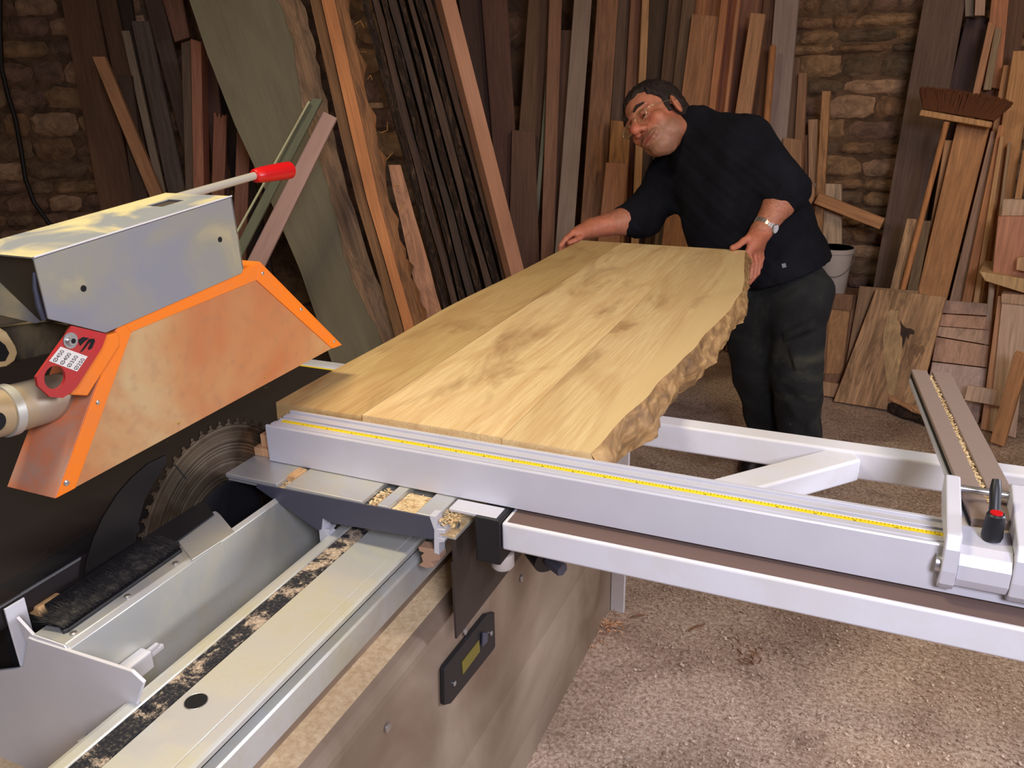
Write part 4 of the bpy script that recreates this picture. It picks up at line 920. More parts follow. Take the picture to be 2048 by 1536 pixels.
bc_ = px(140, 681, RX); bm = BM(); tube(bm, [bc_, bc_+Vector((.0015, 0, 0)), bc_+Vector((.0015, 0, 0)), bc_+Vector((.006, 0, 0))], [.0102, .0102, .0066, .0060], 24); gb = obj('bolt', bm, m_chrome, rg, smooth=True)
bm = BM(); tube(bm, [bc_+Vector((.0061, 0, 0)), bc_+Vector((.0064, 0, 0))], .0035, 6); obj('hex_socket', bm, m_cavity, gb)
# guard support: steel tube and cast bracket
st = thing('guard_support', 'thick steel tube arm with cast brackets carrying the guard from the left', 'arm', (-1.1, .6, 1.1))
bm = BM(); a, b_ = px(-60, 840, -.99), px(142, 786, -.99); tube(bm, [a, b_], .031, 28); obj('tube', bm, paint('dusty_tube', (176, 164, 150), .35, .5, (186, 158, 108), .7, 7, .4, .6), st, smooth=True)
bm = BM(); a2 = a.lerp(b_, .28); tube(bm, [a2, a2+(b_-a).normalized()*.012], .034, 28); obj('collar', bm, m_alu, st, smooth=True)
bm = BM(); tube(bm, [a2-(b_-a).normalized()*.03+Vector((.031, 0, 0)), a2-(b_-a).normalized()*.03+Vector((.0345, 0, 0))], .012, 20); obj('bore', bm, m_cavity, st)
part('cast_bracket', paint('dusty_cast', (196, 170, 120), .6), st, lambda b: prism(b, [px(*q, -1.0) for q in ((-60, 640), (-8, 650), (14, 664), (32, 692), (36, 706), (30, 722), (14, 733), (-60, 745))], (-.02, 0, 0)), bevel=.002)
part('bracket_pocket', m_cavity, st, lambda b: prism(b, [px(*q, -.9995) for q in ((-60, 668), (-8, 676), (10, 690), (18, 706), (10, 722), (-60, 730))], (.0006, 0, 0)))
part('arm_plate', paint('dusty_dark_cast', (74, 68, 56), .6, .2, (150, 130, 90), .6, 9, .5, .7), st, lambda b: (prism(b, [px(*q, -1.08) for q in ((-60, 660), (100, 640), (150, 652), (150, 700), (100, 708), (-60, 745))], (-.02, 0, 0)), prism(b, [px(*q, -1.06) for q in ((-60, 515), (60, 515), (84, 640), (-60, 662))], (-.01, 0, 0))), bevel=.002)
bm = BM(); tube(bm, [px(68, 545, -.935), px(70, 575, -.935), px(78, 612, -.935), px(88, 640, -.935)], [.002, .003, .004, .003], 12); obj('hinge_pin', bm, m_endcap, st, smooth=True)

# ================================================================== oak panel
ZT, ZB = .957, .8825
op = thing('oak_panel', 'wide live-edge oak panel of three glued planks lying across the saw', 'panel', (-.7, 1.9, ZB))
Ys = [1.132+(2.785-1.132)*i/48 for i in range(49)]
def interp(tab, y):
    for (a, x0), (b, x1) in zip(tab, tab[1:]):
        if y <= b: t = (y-a)/(b-a); return x0+(x1-x0)*max(0, t)
    return tab[-1][1]
# right live edge (top arris) measured along the panel, left edge, seams
RE = [(p.y, p.x) for p in [pz(*q, ZT) for q in ((1175,912),(1205,885),(1228,855),(1252,830),(1285,803),(1297,792),(1318,762),(1345,740),(1368,715),(1392,694),(1406,672),(1428,652),(1446,634),(1462,618),(1470,602),(1484,583),(1489,560),(1488,535),(1490,503))]]
LE = [(1.13, -.972), (1.35, -.976), (1.8, -.982), (2.0, -.975), (2.3, -.966), (2.79, -.946)]
S1_ = [(1.13, -.792), (2.79, -.803)]; S2_ = [(1.13, -.52), (2.79, -.547)]
rr = random.Random(17)
def strip_mesh(lf, rf, zt, zb, y0off=0):
    bm = BM(); n = len(Ys); rows = []
    for i, y in enumerate(Ys):
        yy = y + (y0off if i == 0 else 0); xl, xr = lf(y), rf(y); rows.append([bm.verts.new(p) for p in ((xl[0], yy, zt), (xr[0], yy, zt), (xr[1], yy, (zt+zb)/2), (xr[2], yy, zb), (xl[1], yy, zb))])
    for a, b in zip(rows, rows[1:]):
        for k in range(5): bm.faces.new((a[k], a[(k+1) % 5], b[(k+1) % 5], b[k]))
    bm.faces.new(rows[0]); bm.faces.new(rows[-1][::-1]); return bm
jit = {y: (rr.uniform(-.004, .008), rr.uniform(-.008, .01)) for y in Ys}
def right(y): x = interp(RE, y); a, b = jit[y]; return (x, x+.006+a+.004*math.sin(y*23), x+.002+b+.008*math.sin(y*14+1))
pl = []
for nm, lf, rf, sd, tn in (('plank', lambda y: (interp(LE, y)+.003*math.sin(y*9), interp(LE, y)-.006), lambda y: (interp(S1_, y)-.0006,)*3, 1, .74),
                        ('plank', lambda y: (interp(S1_, y)+.0006,)*2, lambda y: (interp(S2_, y)-.0006,)*3, 2, 1.0),
                        ('plank', lambda y: (interp(S2_, y)+.0006,)*2, right, 3, .90)):
    bm = strip_mesh(lf, rf, ZT, ZB, (0, .006, .002)[sd-1]); me_ = obj(nm, bm, m_oak(sd, tn, (1, .93, .80) if sd == 1 else (1, 1, 1)), op, smooth=False); pl.append(me_)
me = pl[2].data; me.materials.append(m_edgem)
for p in me.polygons:
    if p.normal.x > .35: p.material_index = 1
me = pl[0].data
em = wood((206, 176, 160), 1.2, .3)
# fine relief of the debarked edge: its own skin of small facets over the side of the third plank
bm = BM(); NY, NZ = 300, 12; grid = []
def nzf(y, z): return .30*(.0045*math.sin(y*61+z*40+2*math.sin(y*23))+.0035*math.sin(y*127+z*150)+.003*math.sin(y*37-z*90+math.sin(y*71))+.0022*math.sin(y*260+z*75))
for i in range(NY+1):
    y = 1.1325+(2.783-1.1325)*i/NY; t_ = (y-Ys[0])/(Ys[1]-Ys[0]); a_ = min(47, int(t_)); fr_ = t_-a_; ra, rb = right(Ys[a_]), right(Ys[a_+1])
    r3 = [ra[k]*(1-fr_)+rb[k]*fr_ for k in range(3)]; row = []
    for j in range(NZ+1):
        v = j/NZ; z = ZT-.0005+(ZB+.0005-ZT)*v; xb = r3[0]+(r3[1]-r3[0])*min(1, v*2) if v < .5 else r3[1]+(r3[2]-r3[1])*(v*2-1)
        row.append(bm.verts.new((xb+(0 if j == 0 else .002+.004*math.sin(v*math.pi)+nzf(y, z)*min(1, v*5)), y, z)))
    grid.append(row)
for i in range(NY):
    for j in range(NZ): bm.faces.new((grid[i][j], grid[i+1][j], grid[i+1][j+1], grid[i][j+1]))
obj('live_edge', bm, m_edgem, pl[2], smooth='all')['label'] = 'rough debarked live edge'

# ================================================================== chips on the floor
bm = BM(); rr = random.Random(2); vs_, fs_ = [], []
for i in range(42000):
    x = rr.uniform(-.56, 1.5); y = rr.uniform(.8, 3.9)
    if x < -.5 and y < 2.1: continue
    a = rr.uniform(0, 6.28); s = rr.uniform(.0012, .0034)*(1 if rr.random() < .94 else 1.8); el = rr.uniform(.35, .9)
    u = Vector((math.cos(a), math.sin(a), rr.uniform(-.35, .35)))*s; v = Vector((-math.sin(a), math.cos(a), rr.uniform(-.35, .35)))*s*el
    p = Vector((x, y, .002+abs(u.z)+abs(v.z))); k = len(vs_); vs_ += [p-u-v, p+u-v, p+u*.8+v, p-u+v*.8]; fs_.append((k, k+1, k+2, k+3))
me = bpy.data.meshes.new('wood_chips'); me.from_pydata(vs_, [], fs_)
t = NT('pale_wood_chips'); v = t.coord((1, 1, 1), True); n = t.noise(v, 60, 2); t.out(t.ramp(n, [(.3, lin((160, 132, 110))), (.7, lin((236, 214, 190)))]), .9)
tag(obj('wood_chips', me, t.m), 'pale wood chips and sawdust strewn over the floor', 'wood chips')['kind'] = 'stuff'
# small debris: shavings heaps and twigs on the floor
for (qx, qy, n_, lab) in ((1500, 1320, 34, 'small tuft of brown shavings on the floor at the lower right'), (1218, 1262, 60, 'pale shavings heaped at the corner of the saw body'), (1845, 962, 60, 'brown heap of shavings under the rear tube')):
    c = pz(qx, qy, 0); bm = BM()
    for i in range(n_):
        a = rr.uniform(0, 6.28); r_ = abs(rr.gauss(0, .03)); p = c+Vector((math.cos(a)*r_, math.sin(a)*r_*1.6, rr.uniform(.003, .02))); d = Vector((rr.uniform(-1, 1), rr.uniform(-1, 1), rr.uniform(-.1, .5))).normalized()*rr.uniform(.01, .035)
        w_ = d.orthogonal().normalized()*.0016; m_ = p+d*.5+Vector((0, 0, .004))
        bm.faces.new([bm.verts.new(q) for q in (p-w_, p+w_, m_+w_, m_-w_)]); bm.faces.new([bm.verts.new(q) for q in (m_-w_, m_+w_, p+d+w_, p+d-w_)])
    o = obj('shavings', bm, wood((170, 128, 92) if n_ > 50 else (96, 66, 44))); tag(o, lab, 'shavings'); o['kind'] = 'stuff'
for i, (a, b, lab) in enumerate((((1410, 1248), (1378, 1262), 'short dark splinter on the floor below the front tube'), ((1290, 1230), (1262, 1236), 'thin dark twig on the floor near the saw body'))):
    bm = BM(); p, q = pz(*a, .004), pz(*b, .006); tube(bm, [p, p.lerp(q, .5)+Vector((0, .003, .002)), q], [.002, .0035, .0015], 6); tag(obj('splinter', bm, wood((90, 60, 40))), lab, 'splinter')
#@@MAN@@
# ================================================================== the man: signed-distance modelling, then a surface mesh
class Field:
    def __init__(s, lo, hi, h):
        s.lo = np.array(lo, float); s.h = h; s.n = np.ceil((np.array(hi)-lo)/h).astype(int)+1
        s.a = np.full(s.n, .5, np.float32)
    def sub(s, lo, hi, pad):
        i0 = np.maximum(0, np.floor((np.array(lo)-pad-s.lo)/s.h).astype(int)); i1 = np.minimum(s.n, np.ceil((np.array(hi)+pad-s.lo)/s.h).astype(int)+1)
        if (i1 <= i0).any(): return None
        ax = [np.arange(i0[k], i1[k])*s.h+s.lo[k] for k in range(3)]
        sl = tuple(slice(i0[k], i1[k]) for k in range(3)); g = np.meshgrid(*ax, indexing='ij'); return sl, np.stack(g, -1).astype(np.float32)
    def put(s, sl, d, k, op):
        a = s.a[sl]
        if op == 'add':
            h = np.maximum(k-np.abs(a-d), 0)/k; s.a[sl] = np.minimum(a, d)-h*h*k*.25
        else:
            h = np.maximum(k-np.abs(-a-d), 0)/k; s.a[sl] = -(np.minimum(-a, d)-h*h*k*.25)
    def cap(s, p, q, r0, r1=None, k=.02, op='add', flat=None):
        r1 = r0 if r1 is None else r1; p = np.array(p, np.float32); q = np.array(q, np.float32); m = max(r0, r1)+k
        z = s.sub(np.minimum(p, q), np.maximum(p, q), m+.01)
        if z is None: return
        sl, P = z; v = q-p; t = np.clip(((P-p)@v)/max(1e-9, v@v), 0, 1)
        D = P-(p+t[..., None]*v)
        if flat is not None:      # squash along a direction
            n, f = flat; n = np.array(n, np.float32); c = D@n; D = D+(c*(1/f-1))[..., None]*n
        s.put(sl, np.linalg.norm(D, axis=-1)-(r0+t*(r1-r0)), k, op)
    def ell(s, c, ax, r, k=.02, op='add'):
        c = np.array(c, np.float32); A = np.array(ax, np.float32); r = np.array(r, np.float32); m = r.max()+k
        z = s.sub(c, c, m+.01)
        if z is None: return
        sl, P = z; L = (P-c)@A.T; k0 = np.linalg.norm(L/r, axis=-1); k1 = np.linalg.norm(L/(r*r), axis=-1)+1e-9
        s.put(sl, k0*(k0-1)/k1, k, op)
    def mesh(s, name):
        a = s.a; neg = a < 0; c = np.zeros(tuple(d-1 for d in a.shape), np.uint8)
        for dx in (0, 1):
            for dy in (0, 1):
                for dz in (0, 1): c += neg[dx:a.shape[0]-1+dx, dy:a.shape[1]-1+dy, dz:a.shape[2]-1+dz]
        ijk = np.argwhere((c > 0) & (c < 8)); idx = np.full(c.shape, -1, np.int32); idx[tuple(ijk.T)] = np.arange(len(ijk))
        acc = np.zeros((len(ijk), 3)); cnt = np.zeros(len(ijk))
        C8 = [(x, y, z) for x in (0, 1) for y in (0, 1) for z in (0, 1)]
        for u in range(8):
            for v in range(u+1, 8):
                d = np.array(C8[v])-np.array(C8[u])
                if abs(d).sum() != 1: continue
                A = a[tuple((ijk+C8[u]).T)]; B = a[tuple((ijk+C8[v]).T)]; m = (A < 0) != (B < 0)
                t = np.where(m, A/(A-B+1e-12), 0); acc[m] += (np.array(C8[u])+t[:, None]*d)[m]; cnt[m] += 1
        V = (ijk+acc/cnt[:, None])*s.h+s.lo; F = []
        for ax in range(3):
            sl0 = [slice(None)]*3; sl1 = [slice(None)]*3; sl0[ax] = slice(0, -1); sl1[ax] = slice(1, None)
            A = neg[tuple(sl0)]; B = neg[tuple(sl1)]; e = np.argwhere(A != B); b, c_ = (ax+1) % 3, (ax+2) % 3
            e = e[(e[:, b] > 0) & (e[:, c_] > 0) & (e[:, b] < a.shape[b]-1) & (e[:, c_] < a.shape[c_]-1)]
            def off(db, dc): q = e.copy(); q[:, b] += db; q[:, c_] += dc; return idx[tuple(q.T)]
            f = np.stack([off(-1, -1), off(0, -1), off(0, 0), off(-1, 0)], 1); flip = ~A[tuple(e.T)]; f[flip] = f[flip][:, ::-1]; F.append(f)
        F = np.concatenate(F); F = F[(F >= 0).all(1)]
        me = bpy.data.meshes.new(name); me.vertices.add(len(V)); me.vertices.foreach_set('co', V.ravel().astype(np.float32))
        me.loops.add(F.size); me.loops.foreach_set('vertex_index', F.ravel().astype(np.int32)); me.polygons.add(len(F))
        me.polygons.foreach_set('loop_start', np.arange(0, F.size, 4, dtype=np.int32)); me.polygons.foreach_set('loop_total', np.full(len(F), 4, np.int32))
        me.update(calc_edges=True); me.validate(); me.polygons.foreach_set('use_smooth', [True]*len(me.polygons)); return me, V
def wrinkle(F, lo, hi, amp, fn):
    z = F.sub(lo, hi, 0)
    if z is None: return
    sl, P = z; F.a[sl] += amp*fn(P[..., 0], P[..., 1], P[..., 2])

man = thing('person', 'man in dark sweater and glasses bending over the oak panel, gripping its far edge', 'person', (-.2, 3.05, 0))
# ---- joints (world)
NECK = py(1392, 262, 3.03); SHL = py(1490, 296, 2.97); SHR = py(1352, 342, 3.14)
CHEST = py(1432, 338, 3.06); BELLY = py(1486, 452, 3.07); HIP = py(1560, 545, 3.10)
ELL_ = py(1577, 378, 2.96); WRL = py(1524, 460, 2.86)
ELR = py(1284, 434, 3.06); WRR = py(1184, 456, 2.90)
# ---- head frame
def cv_(x, y, z): return (CR*x+CU*y-CF*z).normalized()
fw = cv_(-.76, -.24, .60); lf = cv_(.60, .50, .62); lf = (lf-fw*lf.dot(fw)).normalized(); upH = fw.cross(lf).normalized()
HC = py(1316, 243, 2.98); HS = 1.12
def hp_(l, f, u): return HC+(lf*l+fw*f+upH*u)*HS
HA = [list(lf), list(fw), list(upH)]
def er(a, b, c): return [v*HS for v in (a, b, c)]
body = Field((-1.08, 2.62, .80), (-.02, 3.34, 1.58), .0034)
B = body
# skull and face
B.ell(hp_(0, -.012, .045), HA, er(.074, .098, .084), k=.02)
B.ell(hp_(0, .028, -.030), HA, er(.058, .062, .088), k=.03)
B.ell(hp_(0, .062, -.094), HA, er(.030, .024, .020), k=.025)
for s in (-1, 1):
    B.ell(hp_(s*.046, .015, -.062), HA, er(.024, .045, .030), k=.025)       # jaw
    B.ell(hp_(s*.044, .060, -.022), HA, er(.025, .022, .022), k=.018)       # cheek
    B.cap(hp_(s*.008, .094, .028), hp_(s*.050, .078, .030), .010*HS, .008*HS, k=.012)   # brow
    B.ell(hp_(s*.031, .096, .008), HA, er(.019, .012, .011), k=.010, op='sub')
    B.ell(hp_(s*.031, .079, .006), HA, er(.0135, .0125, .0125), k=.004)     # eyeball under lid
    B.ell(hp_(s*.015, .104, -.033), HA, er(.010, .011, .009), k=.007)       # nostril wing
    B.ell(hp_(s*.079, -.012, -.002), [list((lf*s*.82+fw*-.35).normalized()), list((fw*.9+lf*s*.35).normalized()), HA[2]], er(.009, .020, .033), k=.006)   # ear
    B.ell(hp_(s*.089, -.008, -.002), [HA[0], HA[1], HA[2]], er(.007, .009, .016), k=.004, op='sub')
B.cap(hp_(0, .090, .020), hp_(0, .122, -.024), .009*HS, .0155*HS, k=.012)
for s in (-1, 1): B.ell(hp_(s*.009, .116, -.041), HA, er(.0045, .006, .005), k=.003, op='sub')
B.cap(hp_(-.024, .082, -.062), hp_(.026, .082, -.060), .011*HS, .011*HS, k=.014)
B.cap(hp_(-.018, .090, -.058), hp_(.018, .090, -.057), .0055*HS, k=.005)
B.cap(hp_(-.016, .090, -.070), hp_(.016, .090, -.069), .0065*HS, k=.006)
B.cap(hp_(-.026, .093, -.0640), hp_(0, .101, -.0650), .0030*HS, k=.003, op='sub'); B.cap(hp_(0, .101, -.0650), hp_(.032, .090, -.0570), .0032*HS, k=.003, op='sub')
# neck, torso (under the clothes), arms
B.cap(hp_(0, -.028, -.04), NECK, .054, .058, k=.03)
B.cap(NECK, CHEST+Vector((0, .05, 0)), .056, .09, k=.03); B.cap(CHEST+Vector((0, .05, 0)), BELLY+Vector((0, .06, 0)), .10, .12, k=.05); B.cap(SHL, SHR, .045, .045, k=.03)
def arm(SH, EL, WR, hand_dir):
    B.cap(SH, EL, .055, .046, k=.03); m = EL.lerp(WR, .3); B.cap(EL, m, .053, .052, k=.02); B.cap(m, WR, .052, .034, k=.02)
arm(SHL, ELL_, WRL, None); arm(SHR, ELR, WRR, None)
def finger(pts, r): 
    for i, (a, b) in enumerate(zip(pts, pts[1:])): B.cap(a, b, r*(1-.07*i), r*(1-.07*(i+1)), k=.004)
# his left hand (right in the picture): thumb on top, fingers down over the end of the panel
def Q(x, y, Y): return py(x, y, Y)
k0 = [Q(1496, 505, 2.822), Q(1506, 502, 2.845), Q(1515, 500, 2.862), Q(1522, 496, 2.882)]
for kk in k0: B.cap(WRL, kk, .024, .0125, k=.016)
B.cap(WRL, Q(1500, 478, 2.845), .028, .019, k=.02)
finger([k0[0], Q(1503, 530, 2.826), Q(1501, 552, 2.815), Q(1494, 568, 2.800)], .0105)
finger([k0[1], Q(1511, 528, 2.850), Q(1508, 552, 2.838), Q(1498, 566, 2.818)], .0105)
finger([k0[2], Q(1519, 524, 2.872), Q(1515, 546, 2.860), Q(1504, 560, 2.838)], .0100)
finger([k0[3], Q(1524, 516, 2.892), Q(1520, 534, 2.884), Q(1510, 546, 2.862)], .0088)
finger([Q(1500, 474, 2.84), Q(1487, 482, 2.815), Q(1476, 491, 2.79), Q(1465, 496, 2.765)], .0120)
# his right hand (left in the picture)
k1 = [Q(1146, 466, 2.80), Q(1150, 462, 2.83), Q(1155, 460, 2.86), Q(1161, 459, 2.885)]
for kk in k1: B.cap(WRR, kk, .024, .0125, k=.016)
B.cap(WRR, Q(1160, 470, 2.825), .027, .019, k=.02)
finger([k1[0], Q(1131, 478, 2.765), Q(1122, 491, 2.745), Q(1121, 504, 2.745)], .0102)
finger([k1[1], Q(1136, 473, 2.80), Q(1127, 486, 2.785), Q(1127, 502, 2.785)], .0102)
finger([k1[2], Q(1142, 471, 2.84), Q(1134, 484, 2.825), Q(1134, 500, 2.825)], .0098)
finger([k1[3], Q(1150, 471, 2.875), Q(1143, 482, 2.865), Q(1143, 496, 2.865)], .0088)
finger([Q(1166, 470, 2.83), Q(1158, 477, 2.80), Q(1149, 482, 2.775), Q(1139, 486, 2.755)], .0118)
def wob(x, y, z): return np.sin(x*90+np.sin(z*70)*1.4)*np.sin(y*83+1)*np.sin(z*95+x*30)
B.a += .0007*wob(*np.meshgrid(*[np.arange(B.n[i])*B.h+B.lo[i] for i in range(3)], indexing='ij')).astype(np.float32)
me, V = B.mesh('body')
# skin colour by place: stubble, lips, red nose, hairline, darker eye sockets
L = (V-np.array(HC))/HS; l, f, u = L@np.array(lf), L@np.array(fw), L@np.array(upH)
def ss(x, a, b): t = np.clip((x-a)/(b-a), 0, 1); return t*t*(3-2*t)
rng = np.random.default_rng(3); nz = rng.random(len(V))
head = ((np.abs(l) < .1) & (np.abs(f) < .14) & (np.abs(u) < .14))
skin = np.array(lin((182, 120, 92)))[:3]; col = np.tile(skin, (len(V), 1))
def blend(mask, c): 
    global col
    col = col*(1-mask[:, None])+np.array(lin(c))[:3]*mask[:, None]
blend(.5*ss(nz, .5, 1), (184, 112, 86))
stub = head*ss(-u, .030, .055)*ss(f, -.03, .01)
stub2 = head*ss(-u, .035, .05)*ss(f, -.035, -.01)*(1-ss(f, .02, .05))
mouth = head*np.exp(-((u+.064)/.008)**2)*np.exp(-(l/.026)**2)*ss(f, .07, .085)
mous = head*np.exp(-((u+.048)/.007)**2)*ss(f, .07, .085)*(np.abs(l) < .04)
blend(np.clip(.7*stub*(.4+.6*nz)*(1-ss(-u, .10, .115)*.0)*ss(f, -.01, .03)+.4*mous*nz, 0, .85), (122, 106, 92))
blend(.8*mouth, (140, 56, 52))
nose = head*np.exp(-((u+.025)/.018)**2)*np.exp(-(l/.02)**2)*ss(f, .085, .1); blend(.6*nose, (200, 96, 78))
ck = head*np.exp(-((u+.02)/.022)**2)*np.exp(-((np.abs(l)-.045)/.02)**2); blend(.4*ck, (205, 106, 84))
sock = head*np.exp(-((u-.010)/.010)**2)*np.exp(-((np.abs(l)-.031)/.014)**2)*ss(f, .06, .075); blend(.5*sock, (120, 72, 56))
hands = (V[:, 2] < WRL.z+.01)*(V[:, 1] < 2.93)*(~head); blend(.4*hands, (194, 112, 84))
# forearm hair, dark on the outer side
fa_ = ((~head)*(V[:, 2] > WRL.z+.0)*(V[:, 2] < 1.12)); blend(.45*fa_*ss(nz, .3, 1), (92, 60, 44))
ca = me.color_attributes.new('skin', 'FLOAT_COLOR', 'POINT'); ca.data.foreach_set('color', np.concatenate([col, np.ones((len(V), 1))], 1).ravel().astype(np.float32))
t = NT('skin'); at = t.new('ShaderNodeAttribute', attribute_name='skin'); v = t.coord((1, 1, 1), True)
cc = t.mix(at.outputs['Color'], t.ramp(t.noise(v, 55, 5), [(.35, (.78, .70, .66)), (.65, (1.08, 1.02, 1))]), .6, 'MULTIPLY'); t.bump(t.noise(v, 320, 3), .2, .002)
t.b.inputs['Subsurface Weight'].default_value = .0; t.b.inputs['Subsurface Radius'].default_value = (.01, .004, .002)
t.out(cc, .52); obj('body', me, t.m, man)

# ---- hair
H = Field(tuple(HC-Vector((.16,)*3)), tuple(HC+Vector((.16,)*3)), .0030)
H.ell(hp_(0, -.018, .050), HA, er(.087, .106, .088), k=.02)
H.ell(hp_(0, -.045, -.01), HA, er(.078, .070, .070), k=.03)
# cut away the face and temples
g = np.stack(np.meshgrid(*[np.arange(H.n[i])*H.h+H.lo[i] for i in range(3)], indexing='ij'), -1); Lh = (g-np.array(HC))/HS
hl, hf_, hu = Lh@np.array(lf), Lh@np.array(fw), Lh@np.array(upH)
hz = .004*np.sin(hl*160+hu*60)*np.sin(hf_*120)
face = (.052+.28*np.maximum(0, .07-hu)*0+.030*(1-(hl/.05)**2).clip(0, 1)*ss(hu, .055, .085)) - hf_ + hz       # hairline depth
low = hu - (.062 - 1.15*(.052-hf_).clip(0, .09)*1.0)                           # slopes down to the ear
side = np.minimum(low, 1)
keep = np.minimum(np.maximum(face, -1), np.where(hf_ > -.035, np.maximum(low, np.where((hf_ < .024), hu+.012, -1)), hu+.075))
H.a = np.maximum(H.a, -keep.astype(np.float32))
for s in (-1, 1): H.ell(hp_(s*.086, -.010, -.003), HA, er(.020, .024, .034), k=.006, op='sub')
H.a += (.0022*np.sin(hl*300+np.sin(hf_*90)*2)*np.sin(hu*140+hf_*60)).astype(np.float32)
mh, Vh = H.mesh('hair')
t = NT('dark_hair'); v = t.coord((1, 1, 1), True); n = t.noise(v, 120, 5, .7, .6); n2 = t.noise(v, 18, 3)
c_ = t.mix(t.ramp(n, [(.35, lin((18, 11, 9))), (.7, lin((54, 36, 28)))]), lin((112, 100, 96)), t.ramp(n2, [(.62, (0, 0, 0)), (.8, (.5, .5, .5))])); t.bump(n, .9, .006); t.out(c_, .6)
obj('hair', mh, t.m, man)
m_hair = t.m
for s in (-1, 1):
    bm = BM(); tube(bm, [hp_(s*.014, .101, .030), hp_(s*.032, .100, .036), hp_(s*.052, .086, .033)], [.004, .0055, .003], 8); obj('eyebrow', bm, m_hair, man, smooth=True)
    bm = BM(); bmesh.ops.create_uvsphere(bm, u_segments=16, v_segments=10, radius=.0105*HS)
    for v_ in bm.verts: v_.co = v_.co+hp_(s*.031, .0800, .004)
    eo = obj('eye', bm, paint('eye_white', (190, 178, 168), .25), man, smooth=True)
    p = hp_(s*.031, .0800, .004)+(fw-upH*.45).normalized()*.0098*HS; bm = BM(); tube(bm, [p, p+(fw-upH*.35).normalized()*.0016], [.0052, .004], 14); obj('iris', bm, paint('dark_iris', (44, 28, 22), .2), eo, smooth=True)
    bm = BM(); tube(bm, [hp_(s*.016, .088, .008), hp_(s*.031, .0935, .0105), hp_(s*.047, .084, .008)], [.004, .0070, .004], 8); obj('eyelid', bm, paint('eyelid_skin', (172, 108, 84), .6), man, smooth=True)
    bm = BM(); tube(bm, [hp_(s*.016, .086, -.003), hp_(s*.031, .0915, -.0065), hp_(s*.046, .083, -.003)], [.0035, .0050, .0035], 8); obj('eyelid', bm, paint('eyelid_skin', (172, 108, 84), .6), man, smooth=True)
# ---- glasses
gl = bpy.data.objects.new('glasses', None); C.objects.link(gl); gl.parent = man; gl.matrix_parent_inverse = parent_mw(man).inverted(); gl['label'] = 'thin gold-rimmed glasses'
m_gold = paint('thin_gold_rim', (214, 196, 150), .25, .8)
t = NT('lens_glass'); t.b.inputs['Transmission Weight'].default_value = 1; t.b.inputs['IOR'].default_value = 1.08; t.b.inputs['Alpha'].default_value = .35; t.out((.9, .88, .8, 1), .05); m_lens = t.m
def gp_(l, f, u): return hp_(l, f, u-.006)
for s in (-1, 1):
    pts_ = [gp_(s*.034+.0245*math.cos(a), .113-.10*abs(s*.034+.0245*math.cos(a))**1.3, .004+.0155*math.sin(a)*(1 if math.sin(a) < 0 else .85)) for a in [2*math.pi*k/26 for k in range(27)]]
    bm = BM(); tube(bm, pts_, .0018, 7); obj('rim', bm, m_gold, gl, smooth='all')
    bm = BM(); bm.faces.new([bm.verts.new(p) for p in pts_[:-1]]); obj('lens', bm, m_lens, gl)
    bm = BM(); tube(bm, [gp_(s*.0585, .108, .008), gp_(s*.074, .085, .010), gp_(s*.084, .02, .014), gp_(s*.086, -.015, .016)], .0013, 7); obj('temple', bm, m_gold, gl, smooth='all')
bm = BM(); tube(bm, [gp_(-.0105, .113, .006), gp_(0, .118, .009), gp_(.0105, .113, .006)], .0012, 7); obj('bridge', bm, m_gold, gl, smooth='all')

# ---- sweater
S = Field((-1.0, 2.62, .66), (.06, 3.46, 1.46), .0062)
up3 = Vector((0, 0, 1))
fx = Vector((-.62, -.78, 0)).normalized(); sx_ = (SHL-SHR).normalized()
tax = [list(sx_), list((HIP-CHEST).normalized().cross(sx_).normalized()), list((HIP-CHEST).normalized())]
S.cap(NECK+Vector((.012, .02, -.02)), CHEST+Vector((0, .03, 0)), .078, .14, k=.07)
S.cap(SHL, SHR, .085, .08, k=.08)
S.cap(SHL.lerp(CHEST, .3), py(1536, 452, 3.16), .115, .145, k=.07)
S.ell(CHEST.lerp(BELLY, .35), tax, (.19, .14, .23), k=.07)
S.ell(BELLY+Vector((-.015, .05, 0)), tax, (.20, .165, .23), k=.07)
S.cap(BELLY, HIP+Vector((.0, .03, -.01)), .185, .165, k=.08)
S.cap(py(1505, 380, 3.16), py(1588, 505, 3.18), .10, .10, k=.07)
S.cap(HIP, py(1560, 572, 3.11), .172, .176, k=.04)
# sleeves
S.cap(SHL, ELL_, .090, .070, k=.04); q = ELL_.lerp(WRL, .20); S.cap(ELL_, q, .068, .066, k=.02)
S.cap(SHR, ELR, .085, .074, k=.05); q2 = ELR.lerp(WRR, .26); S.cap(ELR, q2, .070, .060, k=.03); S.cap(ELR.lerp(WRR, .22), q2, .063, .062, k=.01)
# collar
cdir = (hp_(0, -.03, -.06)-NECK).normalized(); S.cap(NECK, NECK+cdir*.012, .072, .066, k=.03); S.cap(NECK, CHEST, .072, .13, k=.05)
def folds(x, y, z): return np.sin(z*62+x*38+1.6*np.sin(x*23+y*11))*.5+np.sin(z*31-x*47+y*26+2*np.sin(z*17))*.5+.35*np.sin(x*120+z*70+y*60)*np.sin(z*90-y*40)
S.a += .0042*folds(*np.meshgrid(*[np.arange(S.n[i])*S.h+S.lo[i] for i in range(3)], indexing='ij')).astype(np.float32)
# hem: cut the sweater off along a slanting plane
_n = ((HIP-CHEST).normalized()*.55+Vector((0, 0, -1))*.45).normalized(); _p = py(1560, 566, 2.95)
_g = [np.arange(S.n[i])*S.h+S.lo[i] for i in range(3)]
_d = (_g[0]-_p.x)[:, None, None]*_n.x+(_g[1]-_p.y)[None, :, None]*_n.y+(_g[2]-_p.z)[None, None, :]*_n.z
S.a = np.maximum(S.a, _d.astype(np.float32))
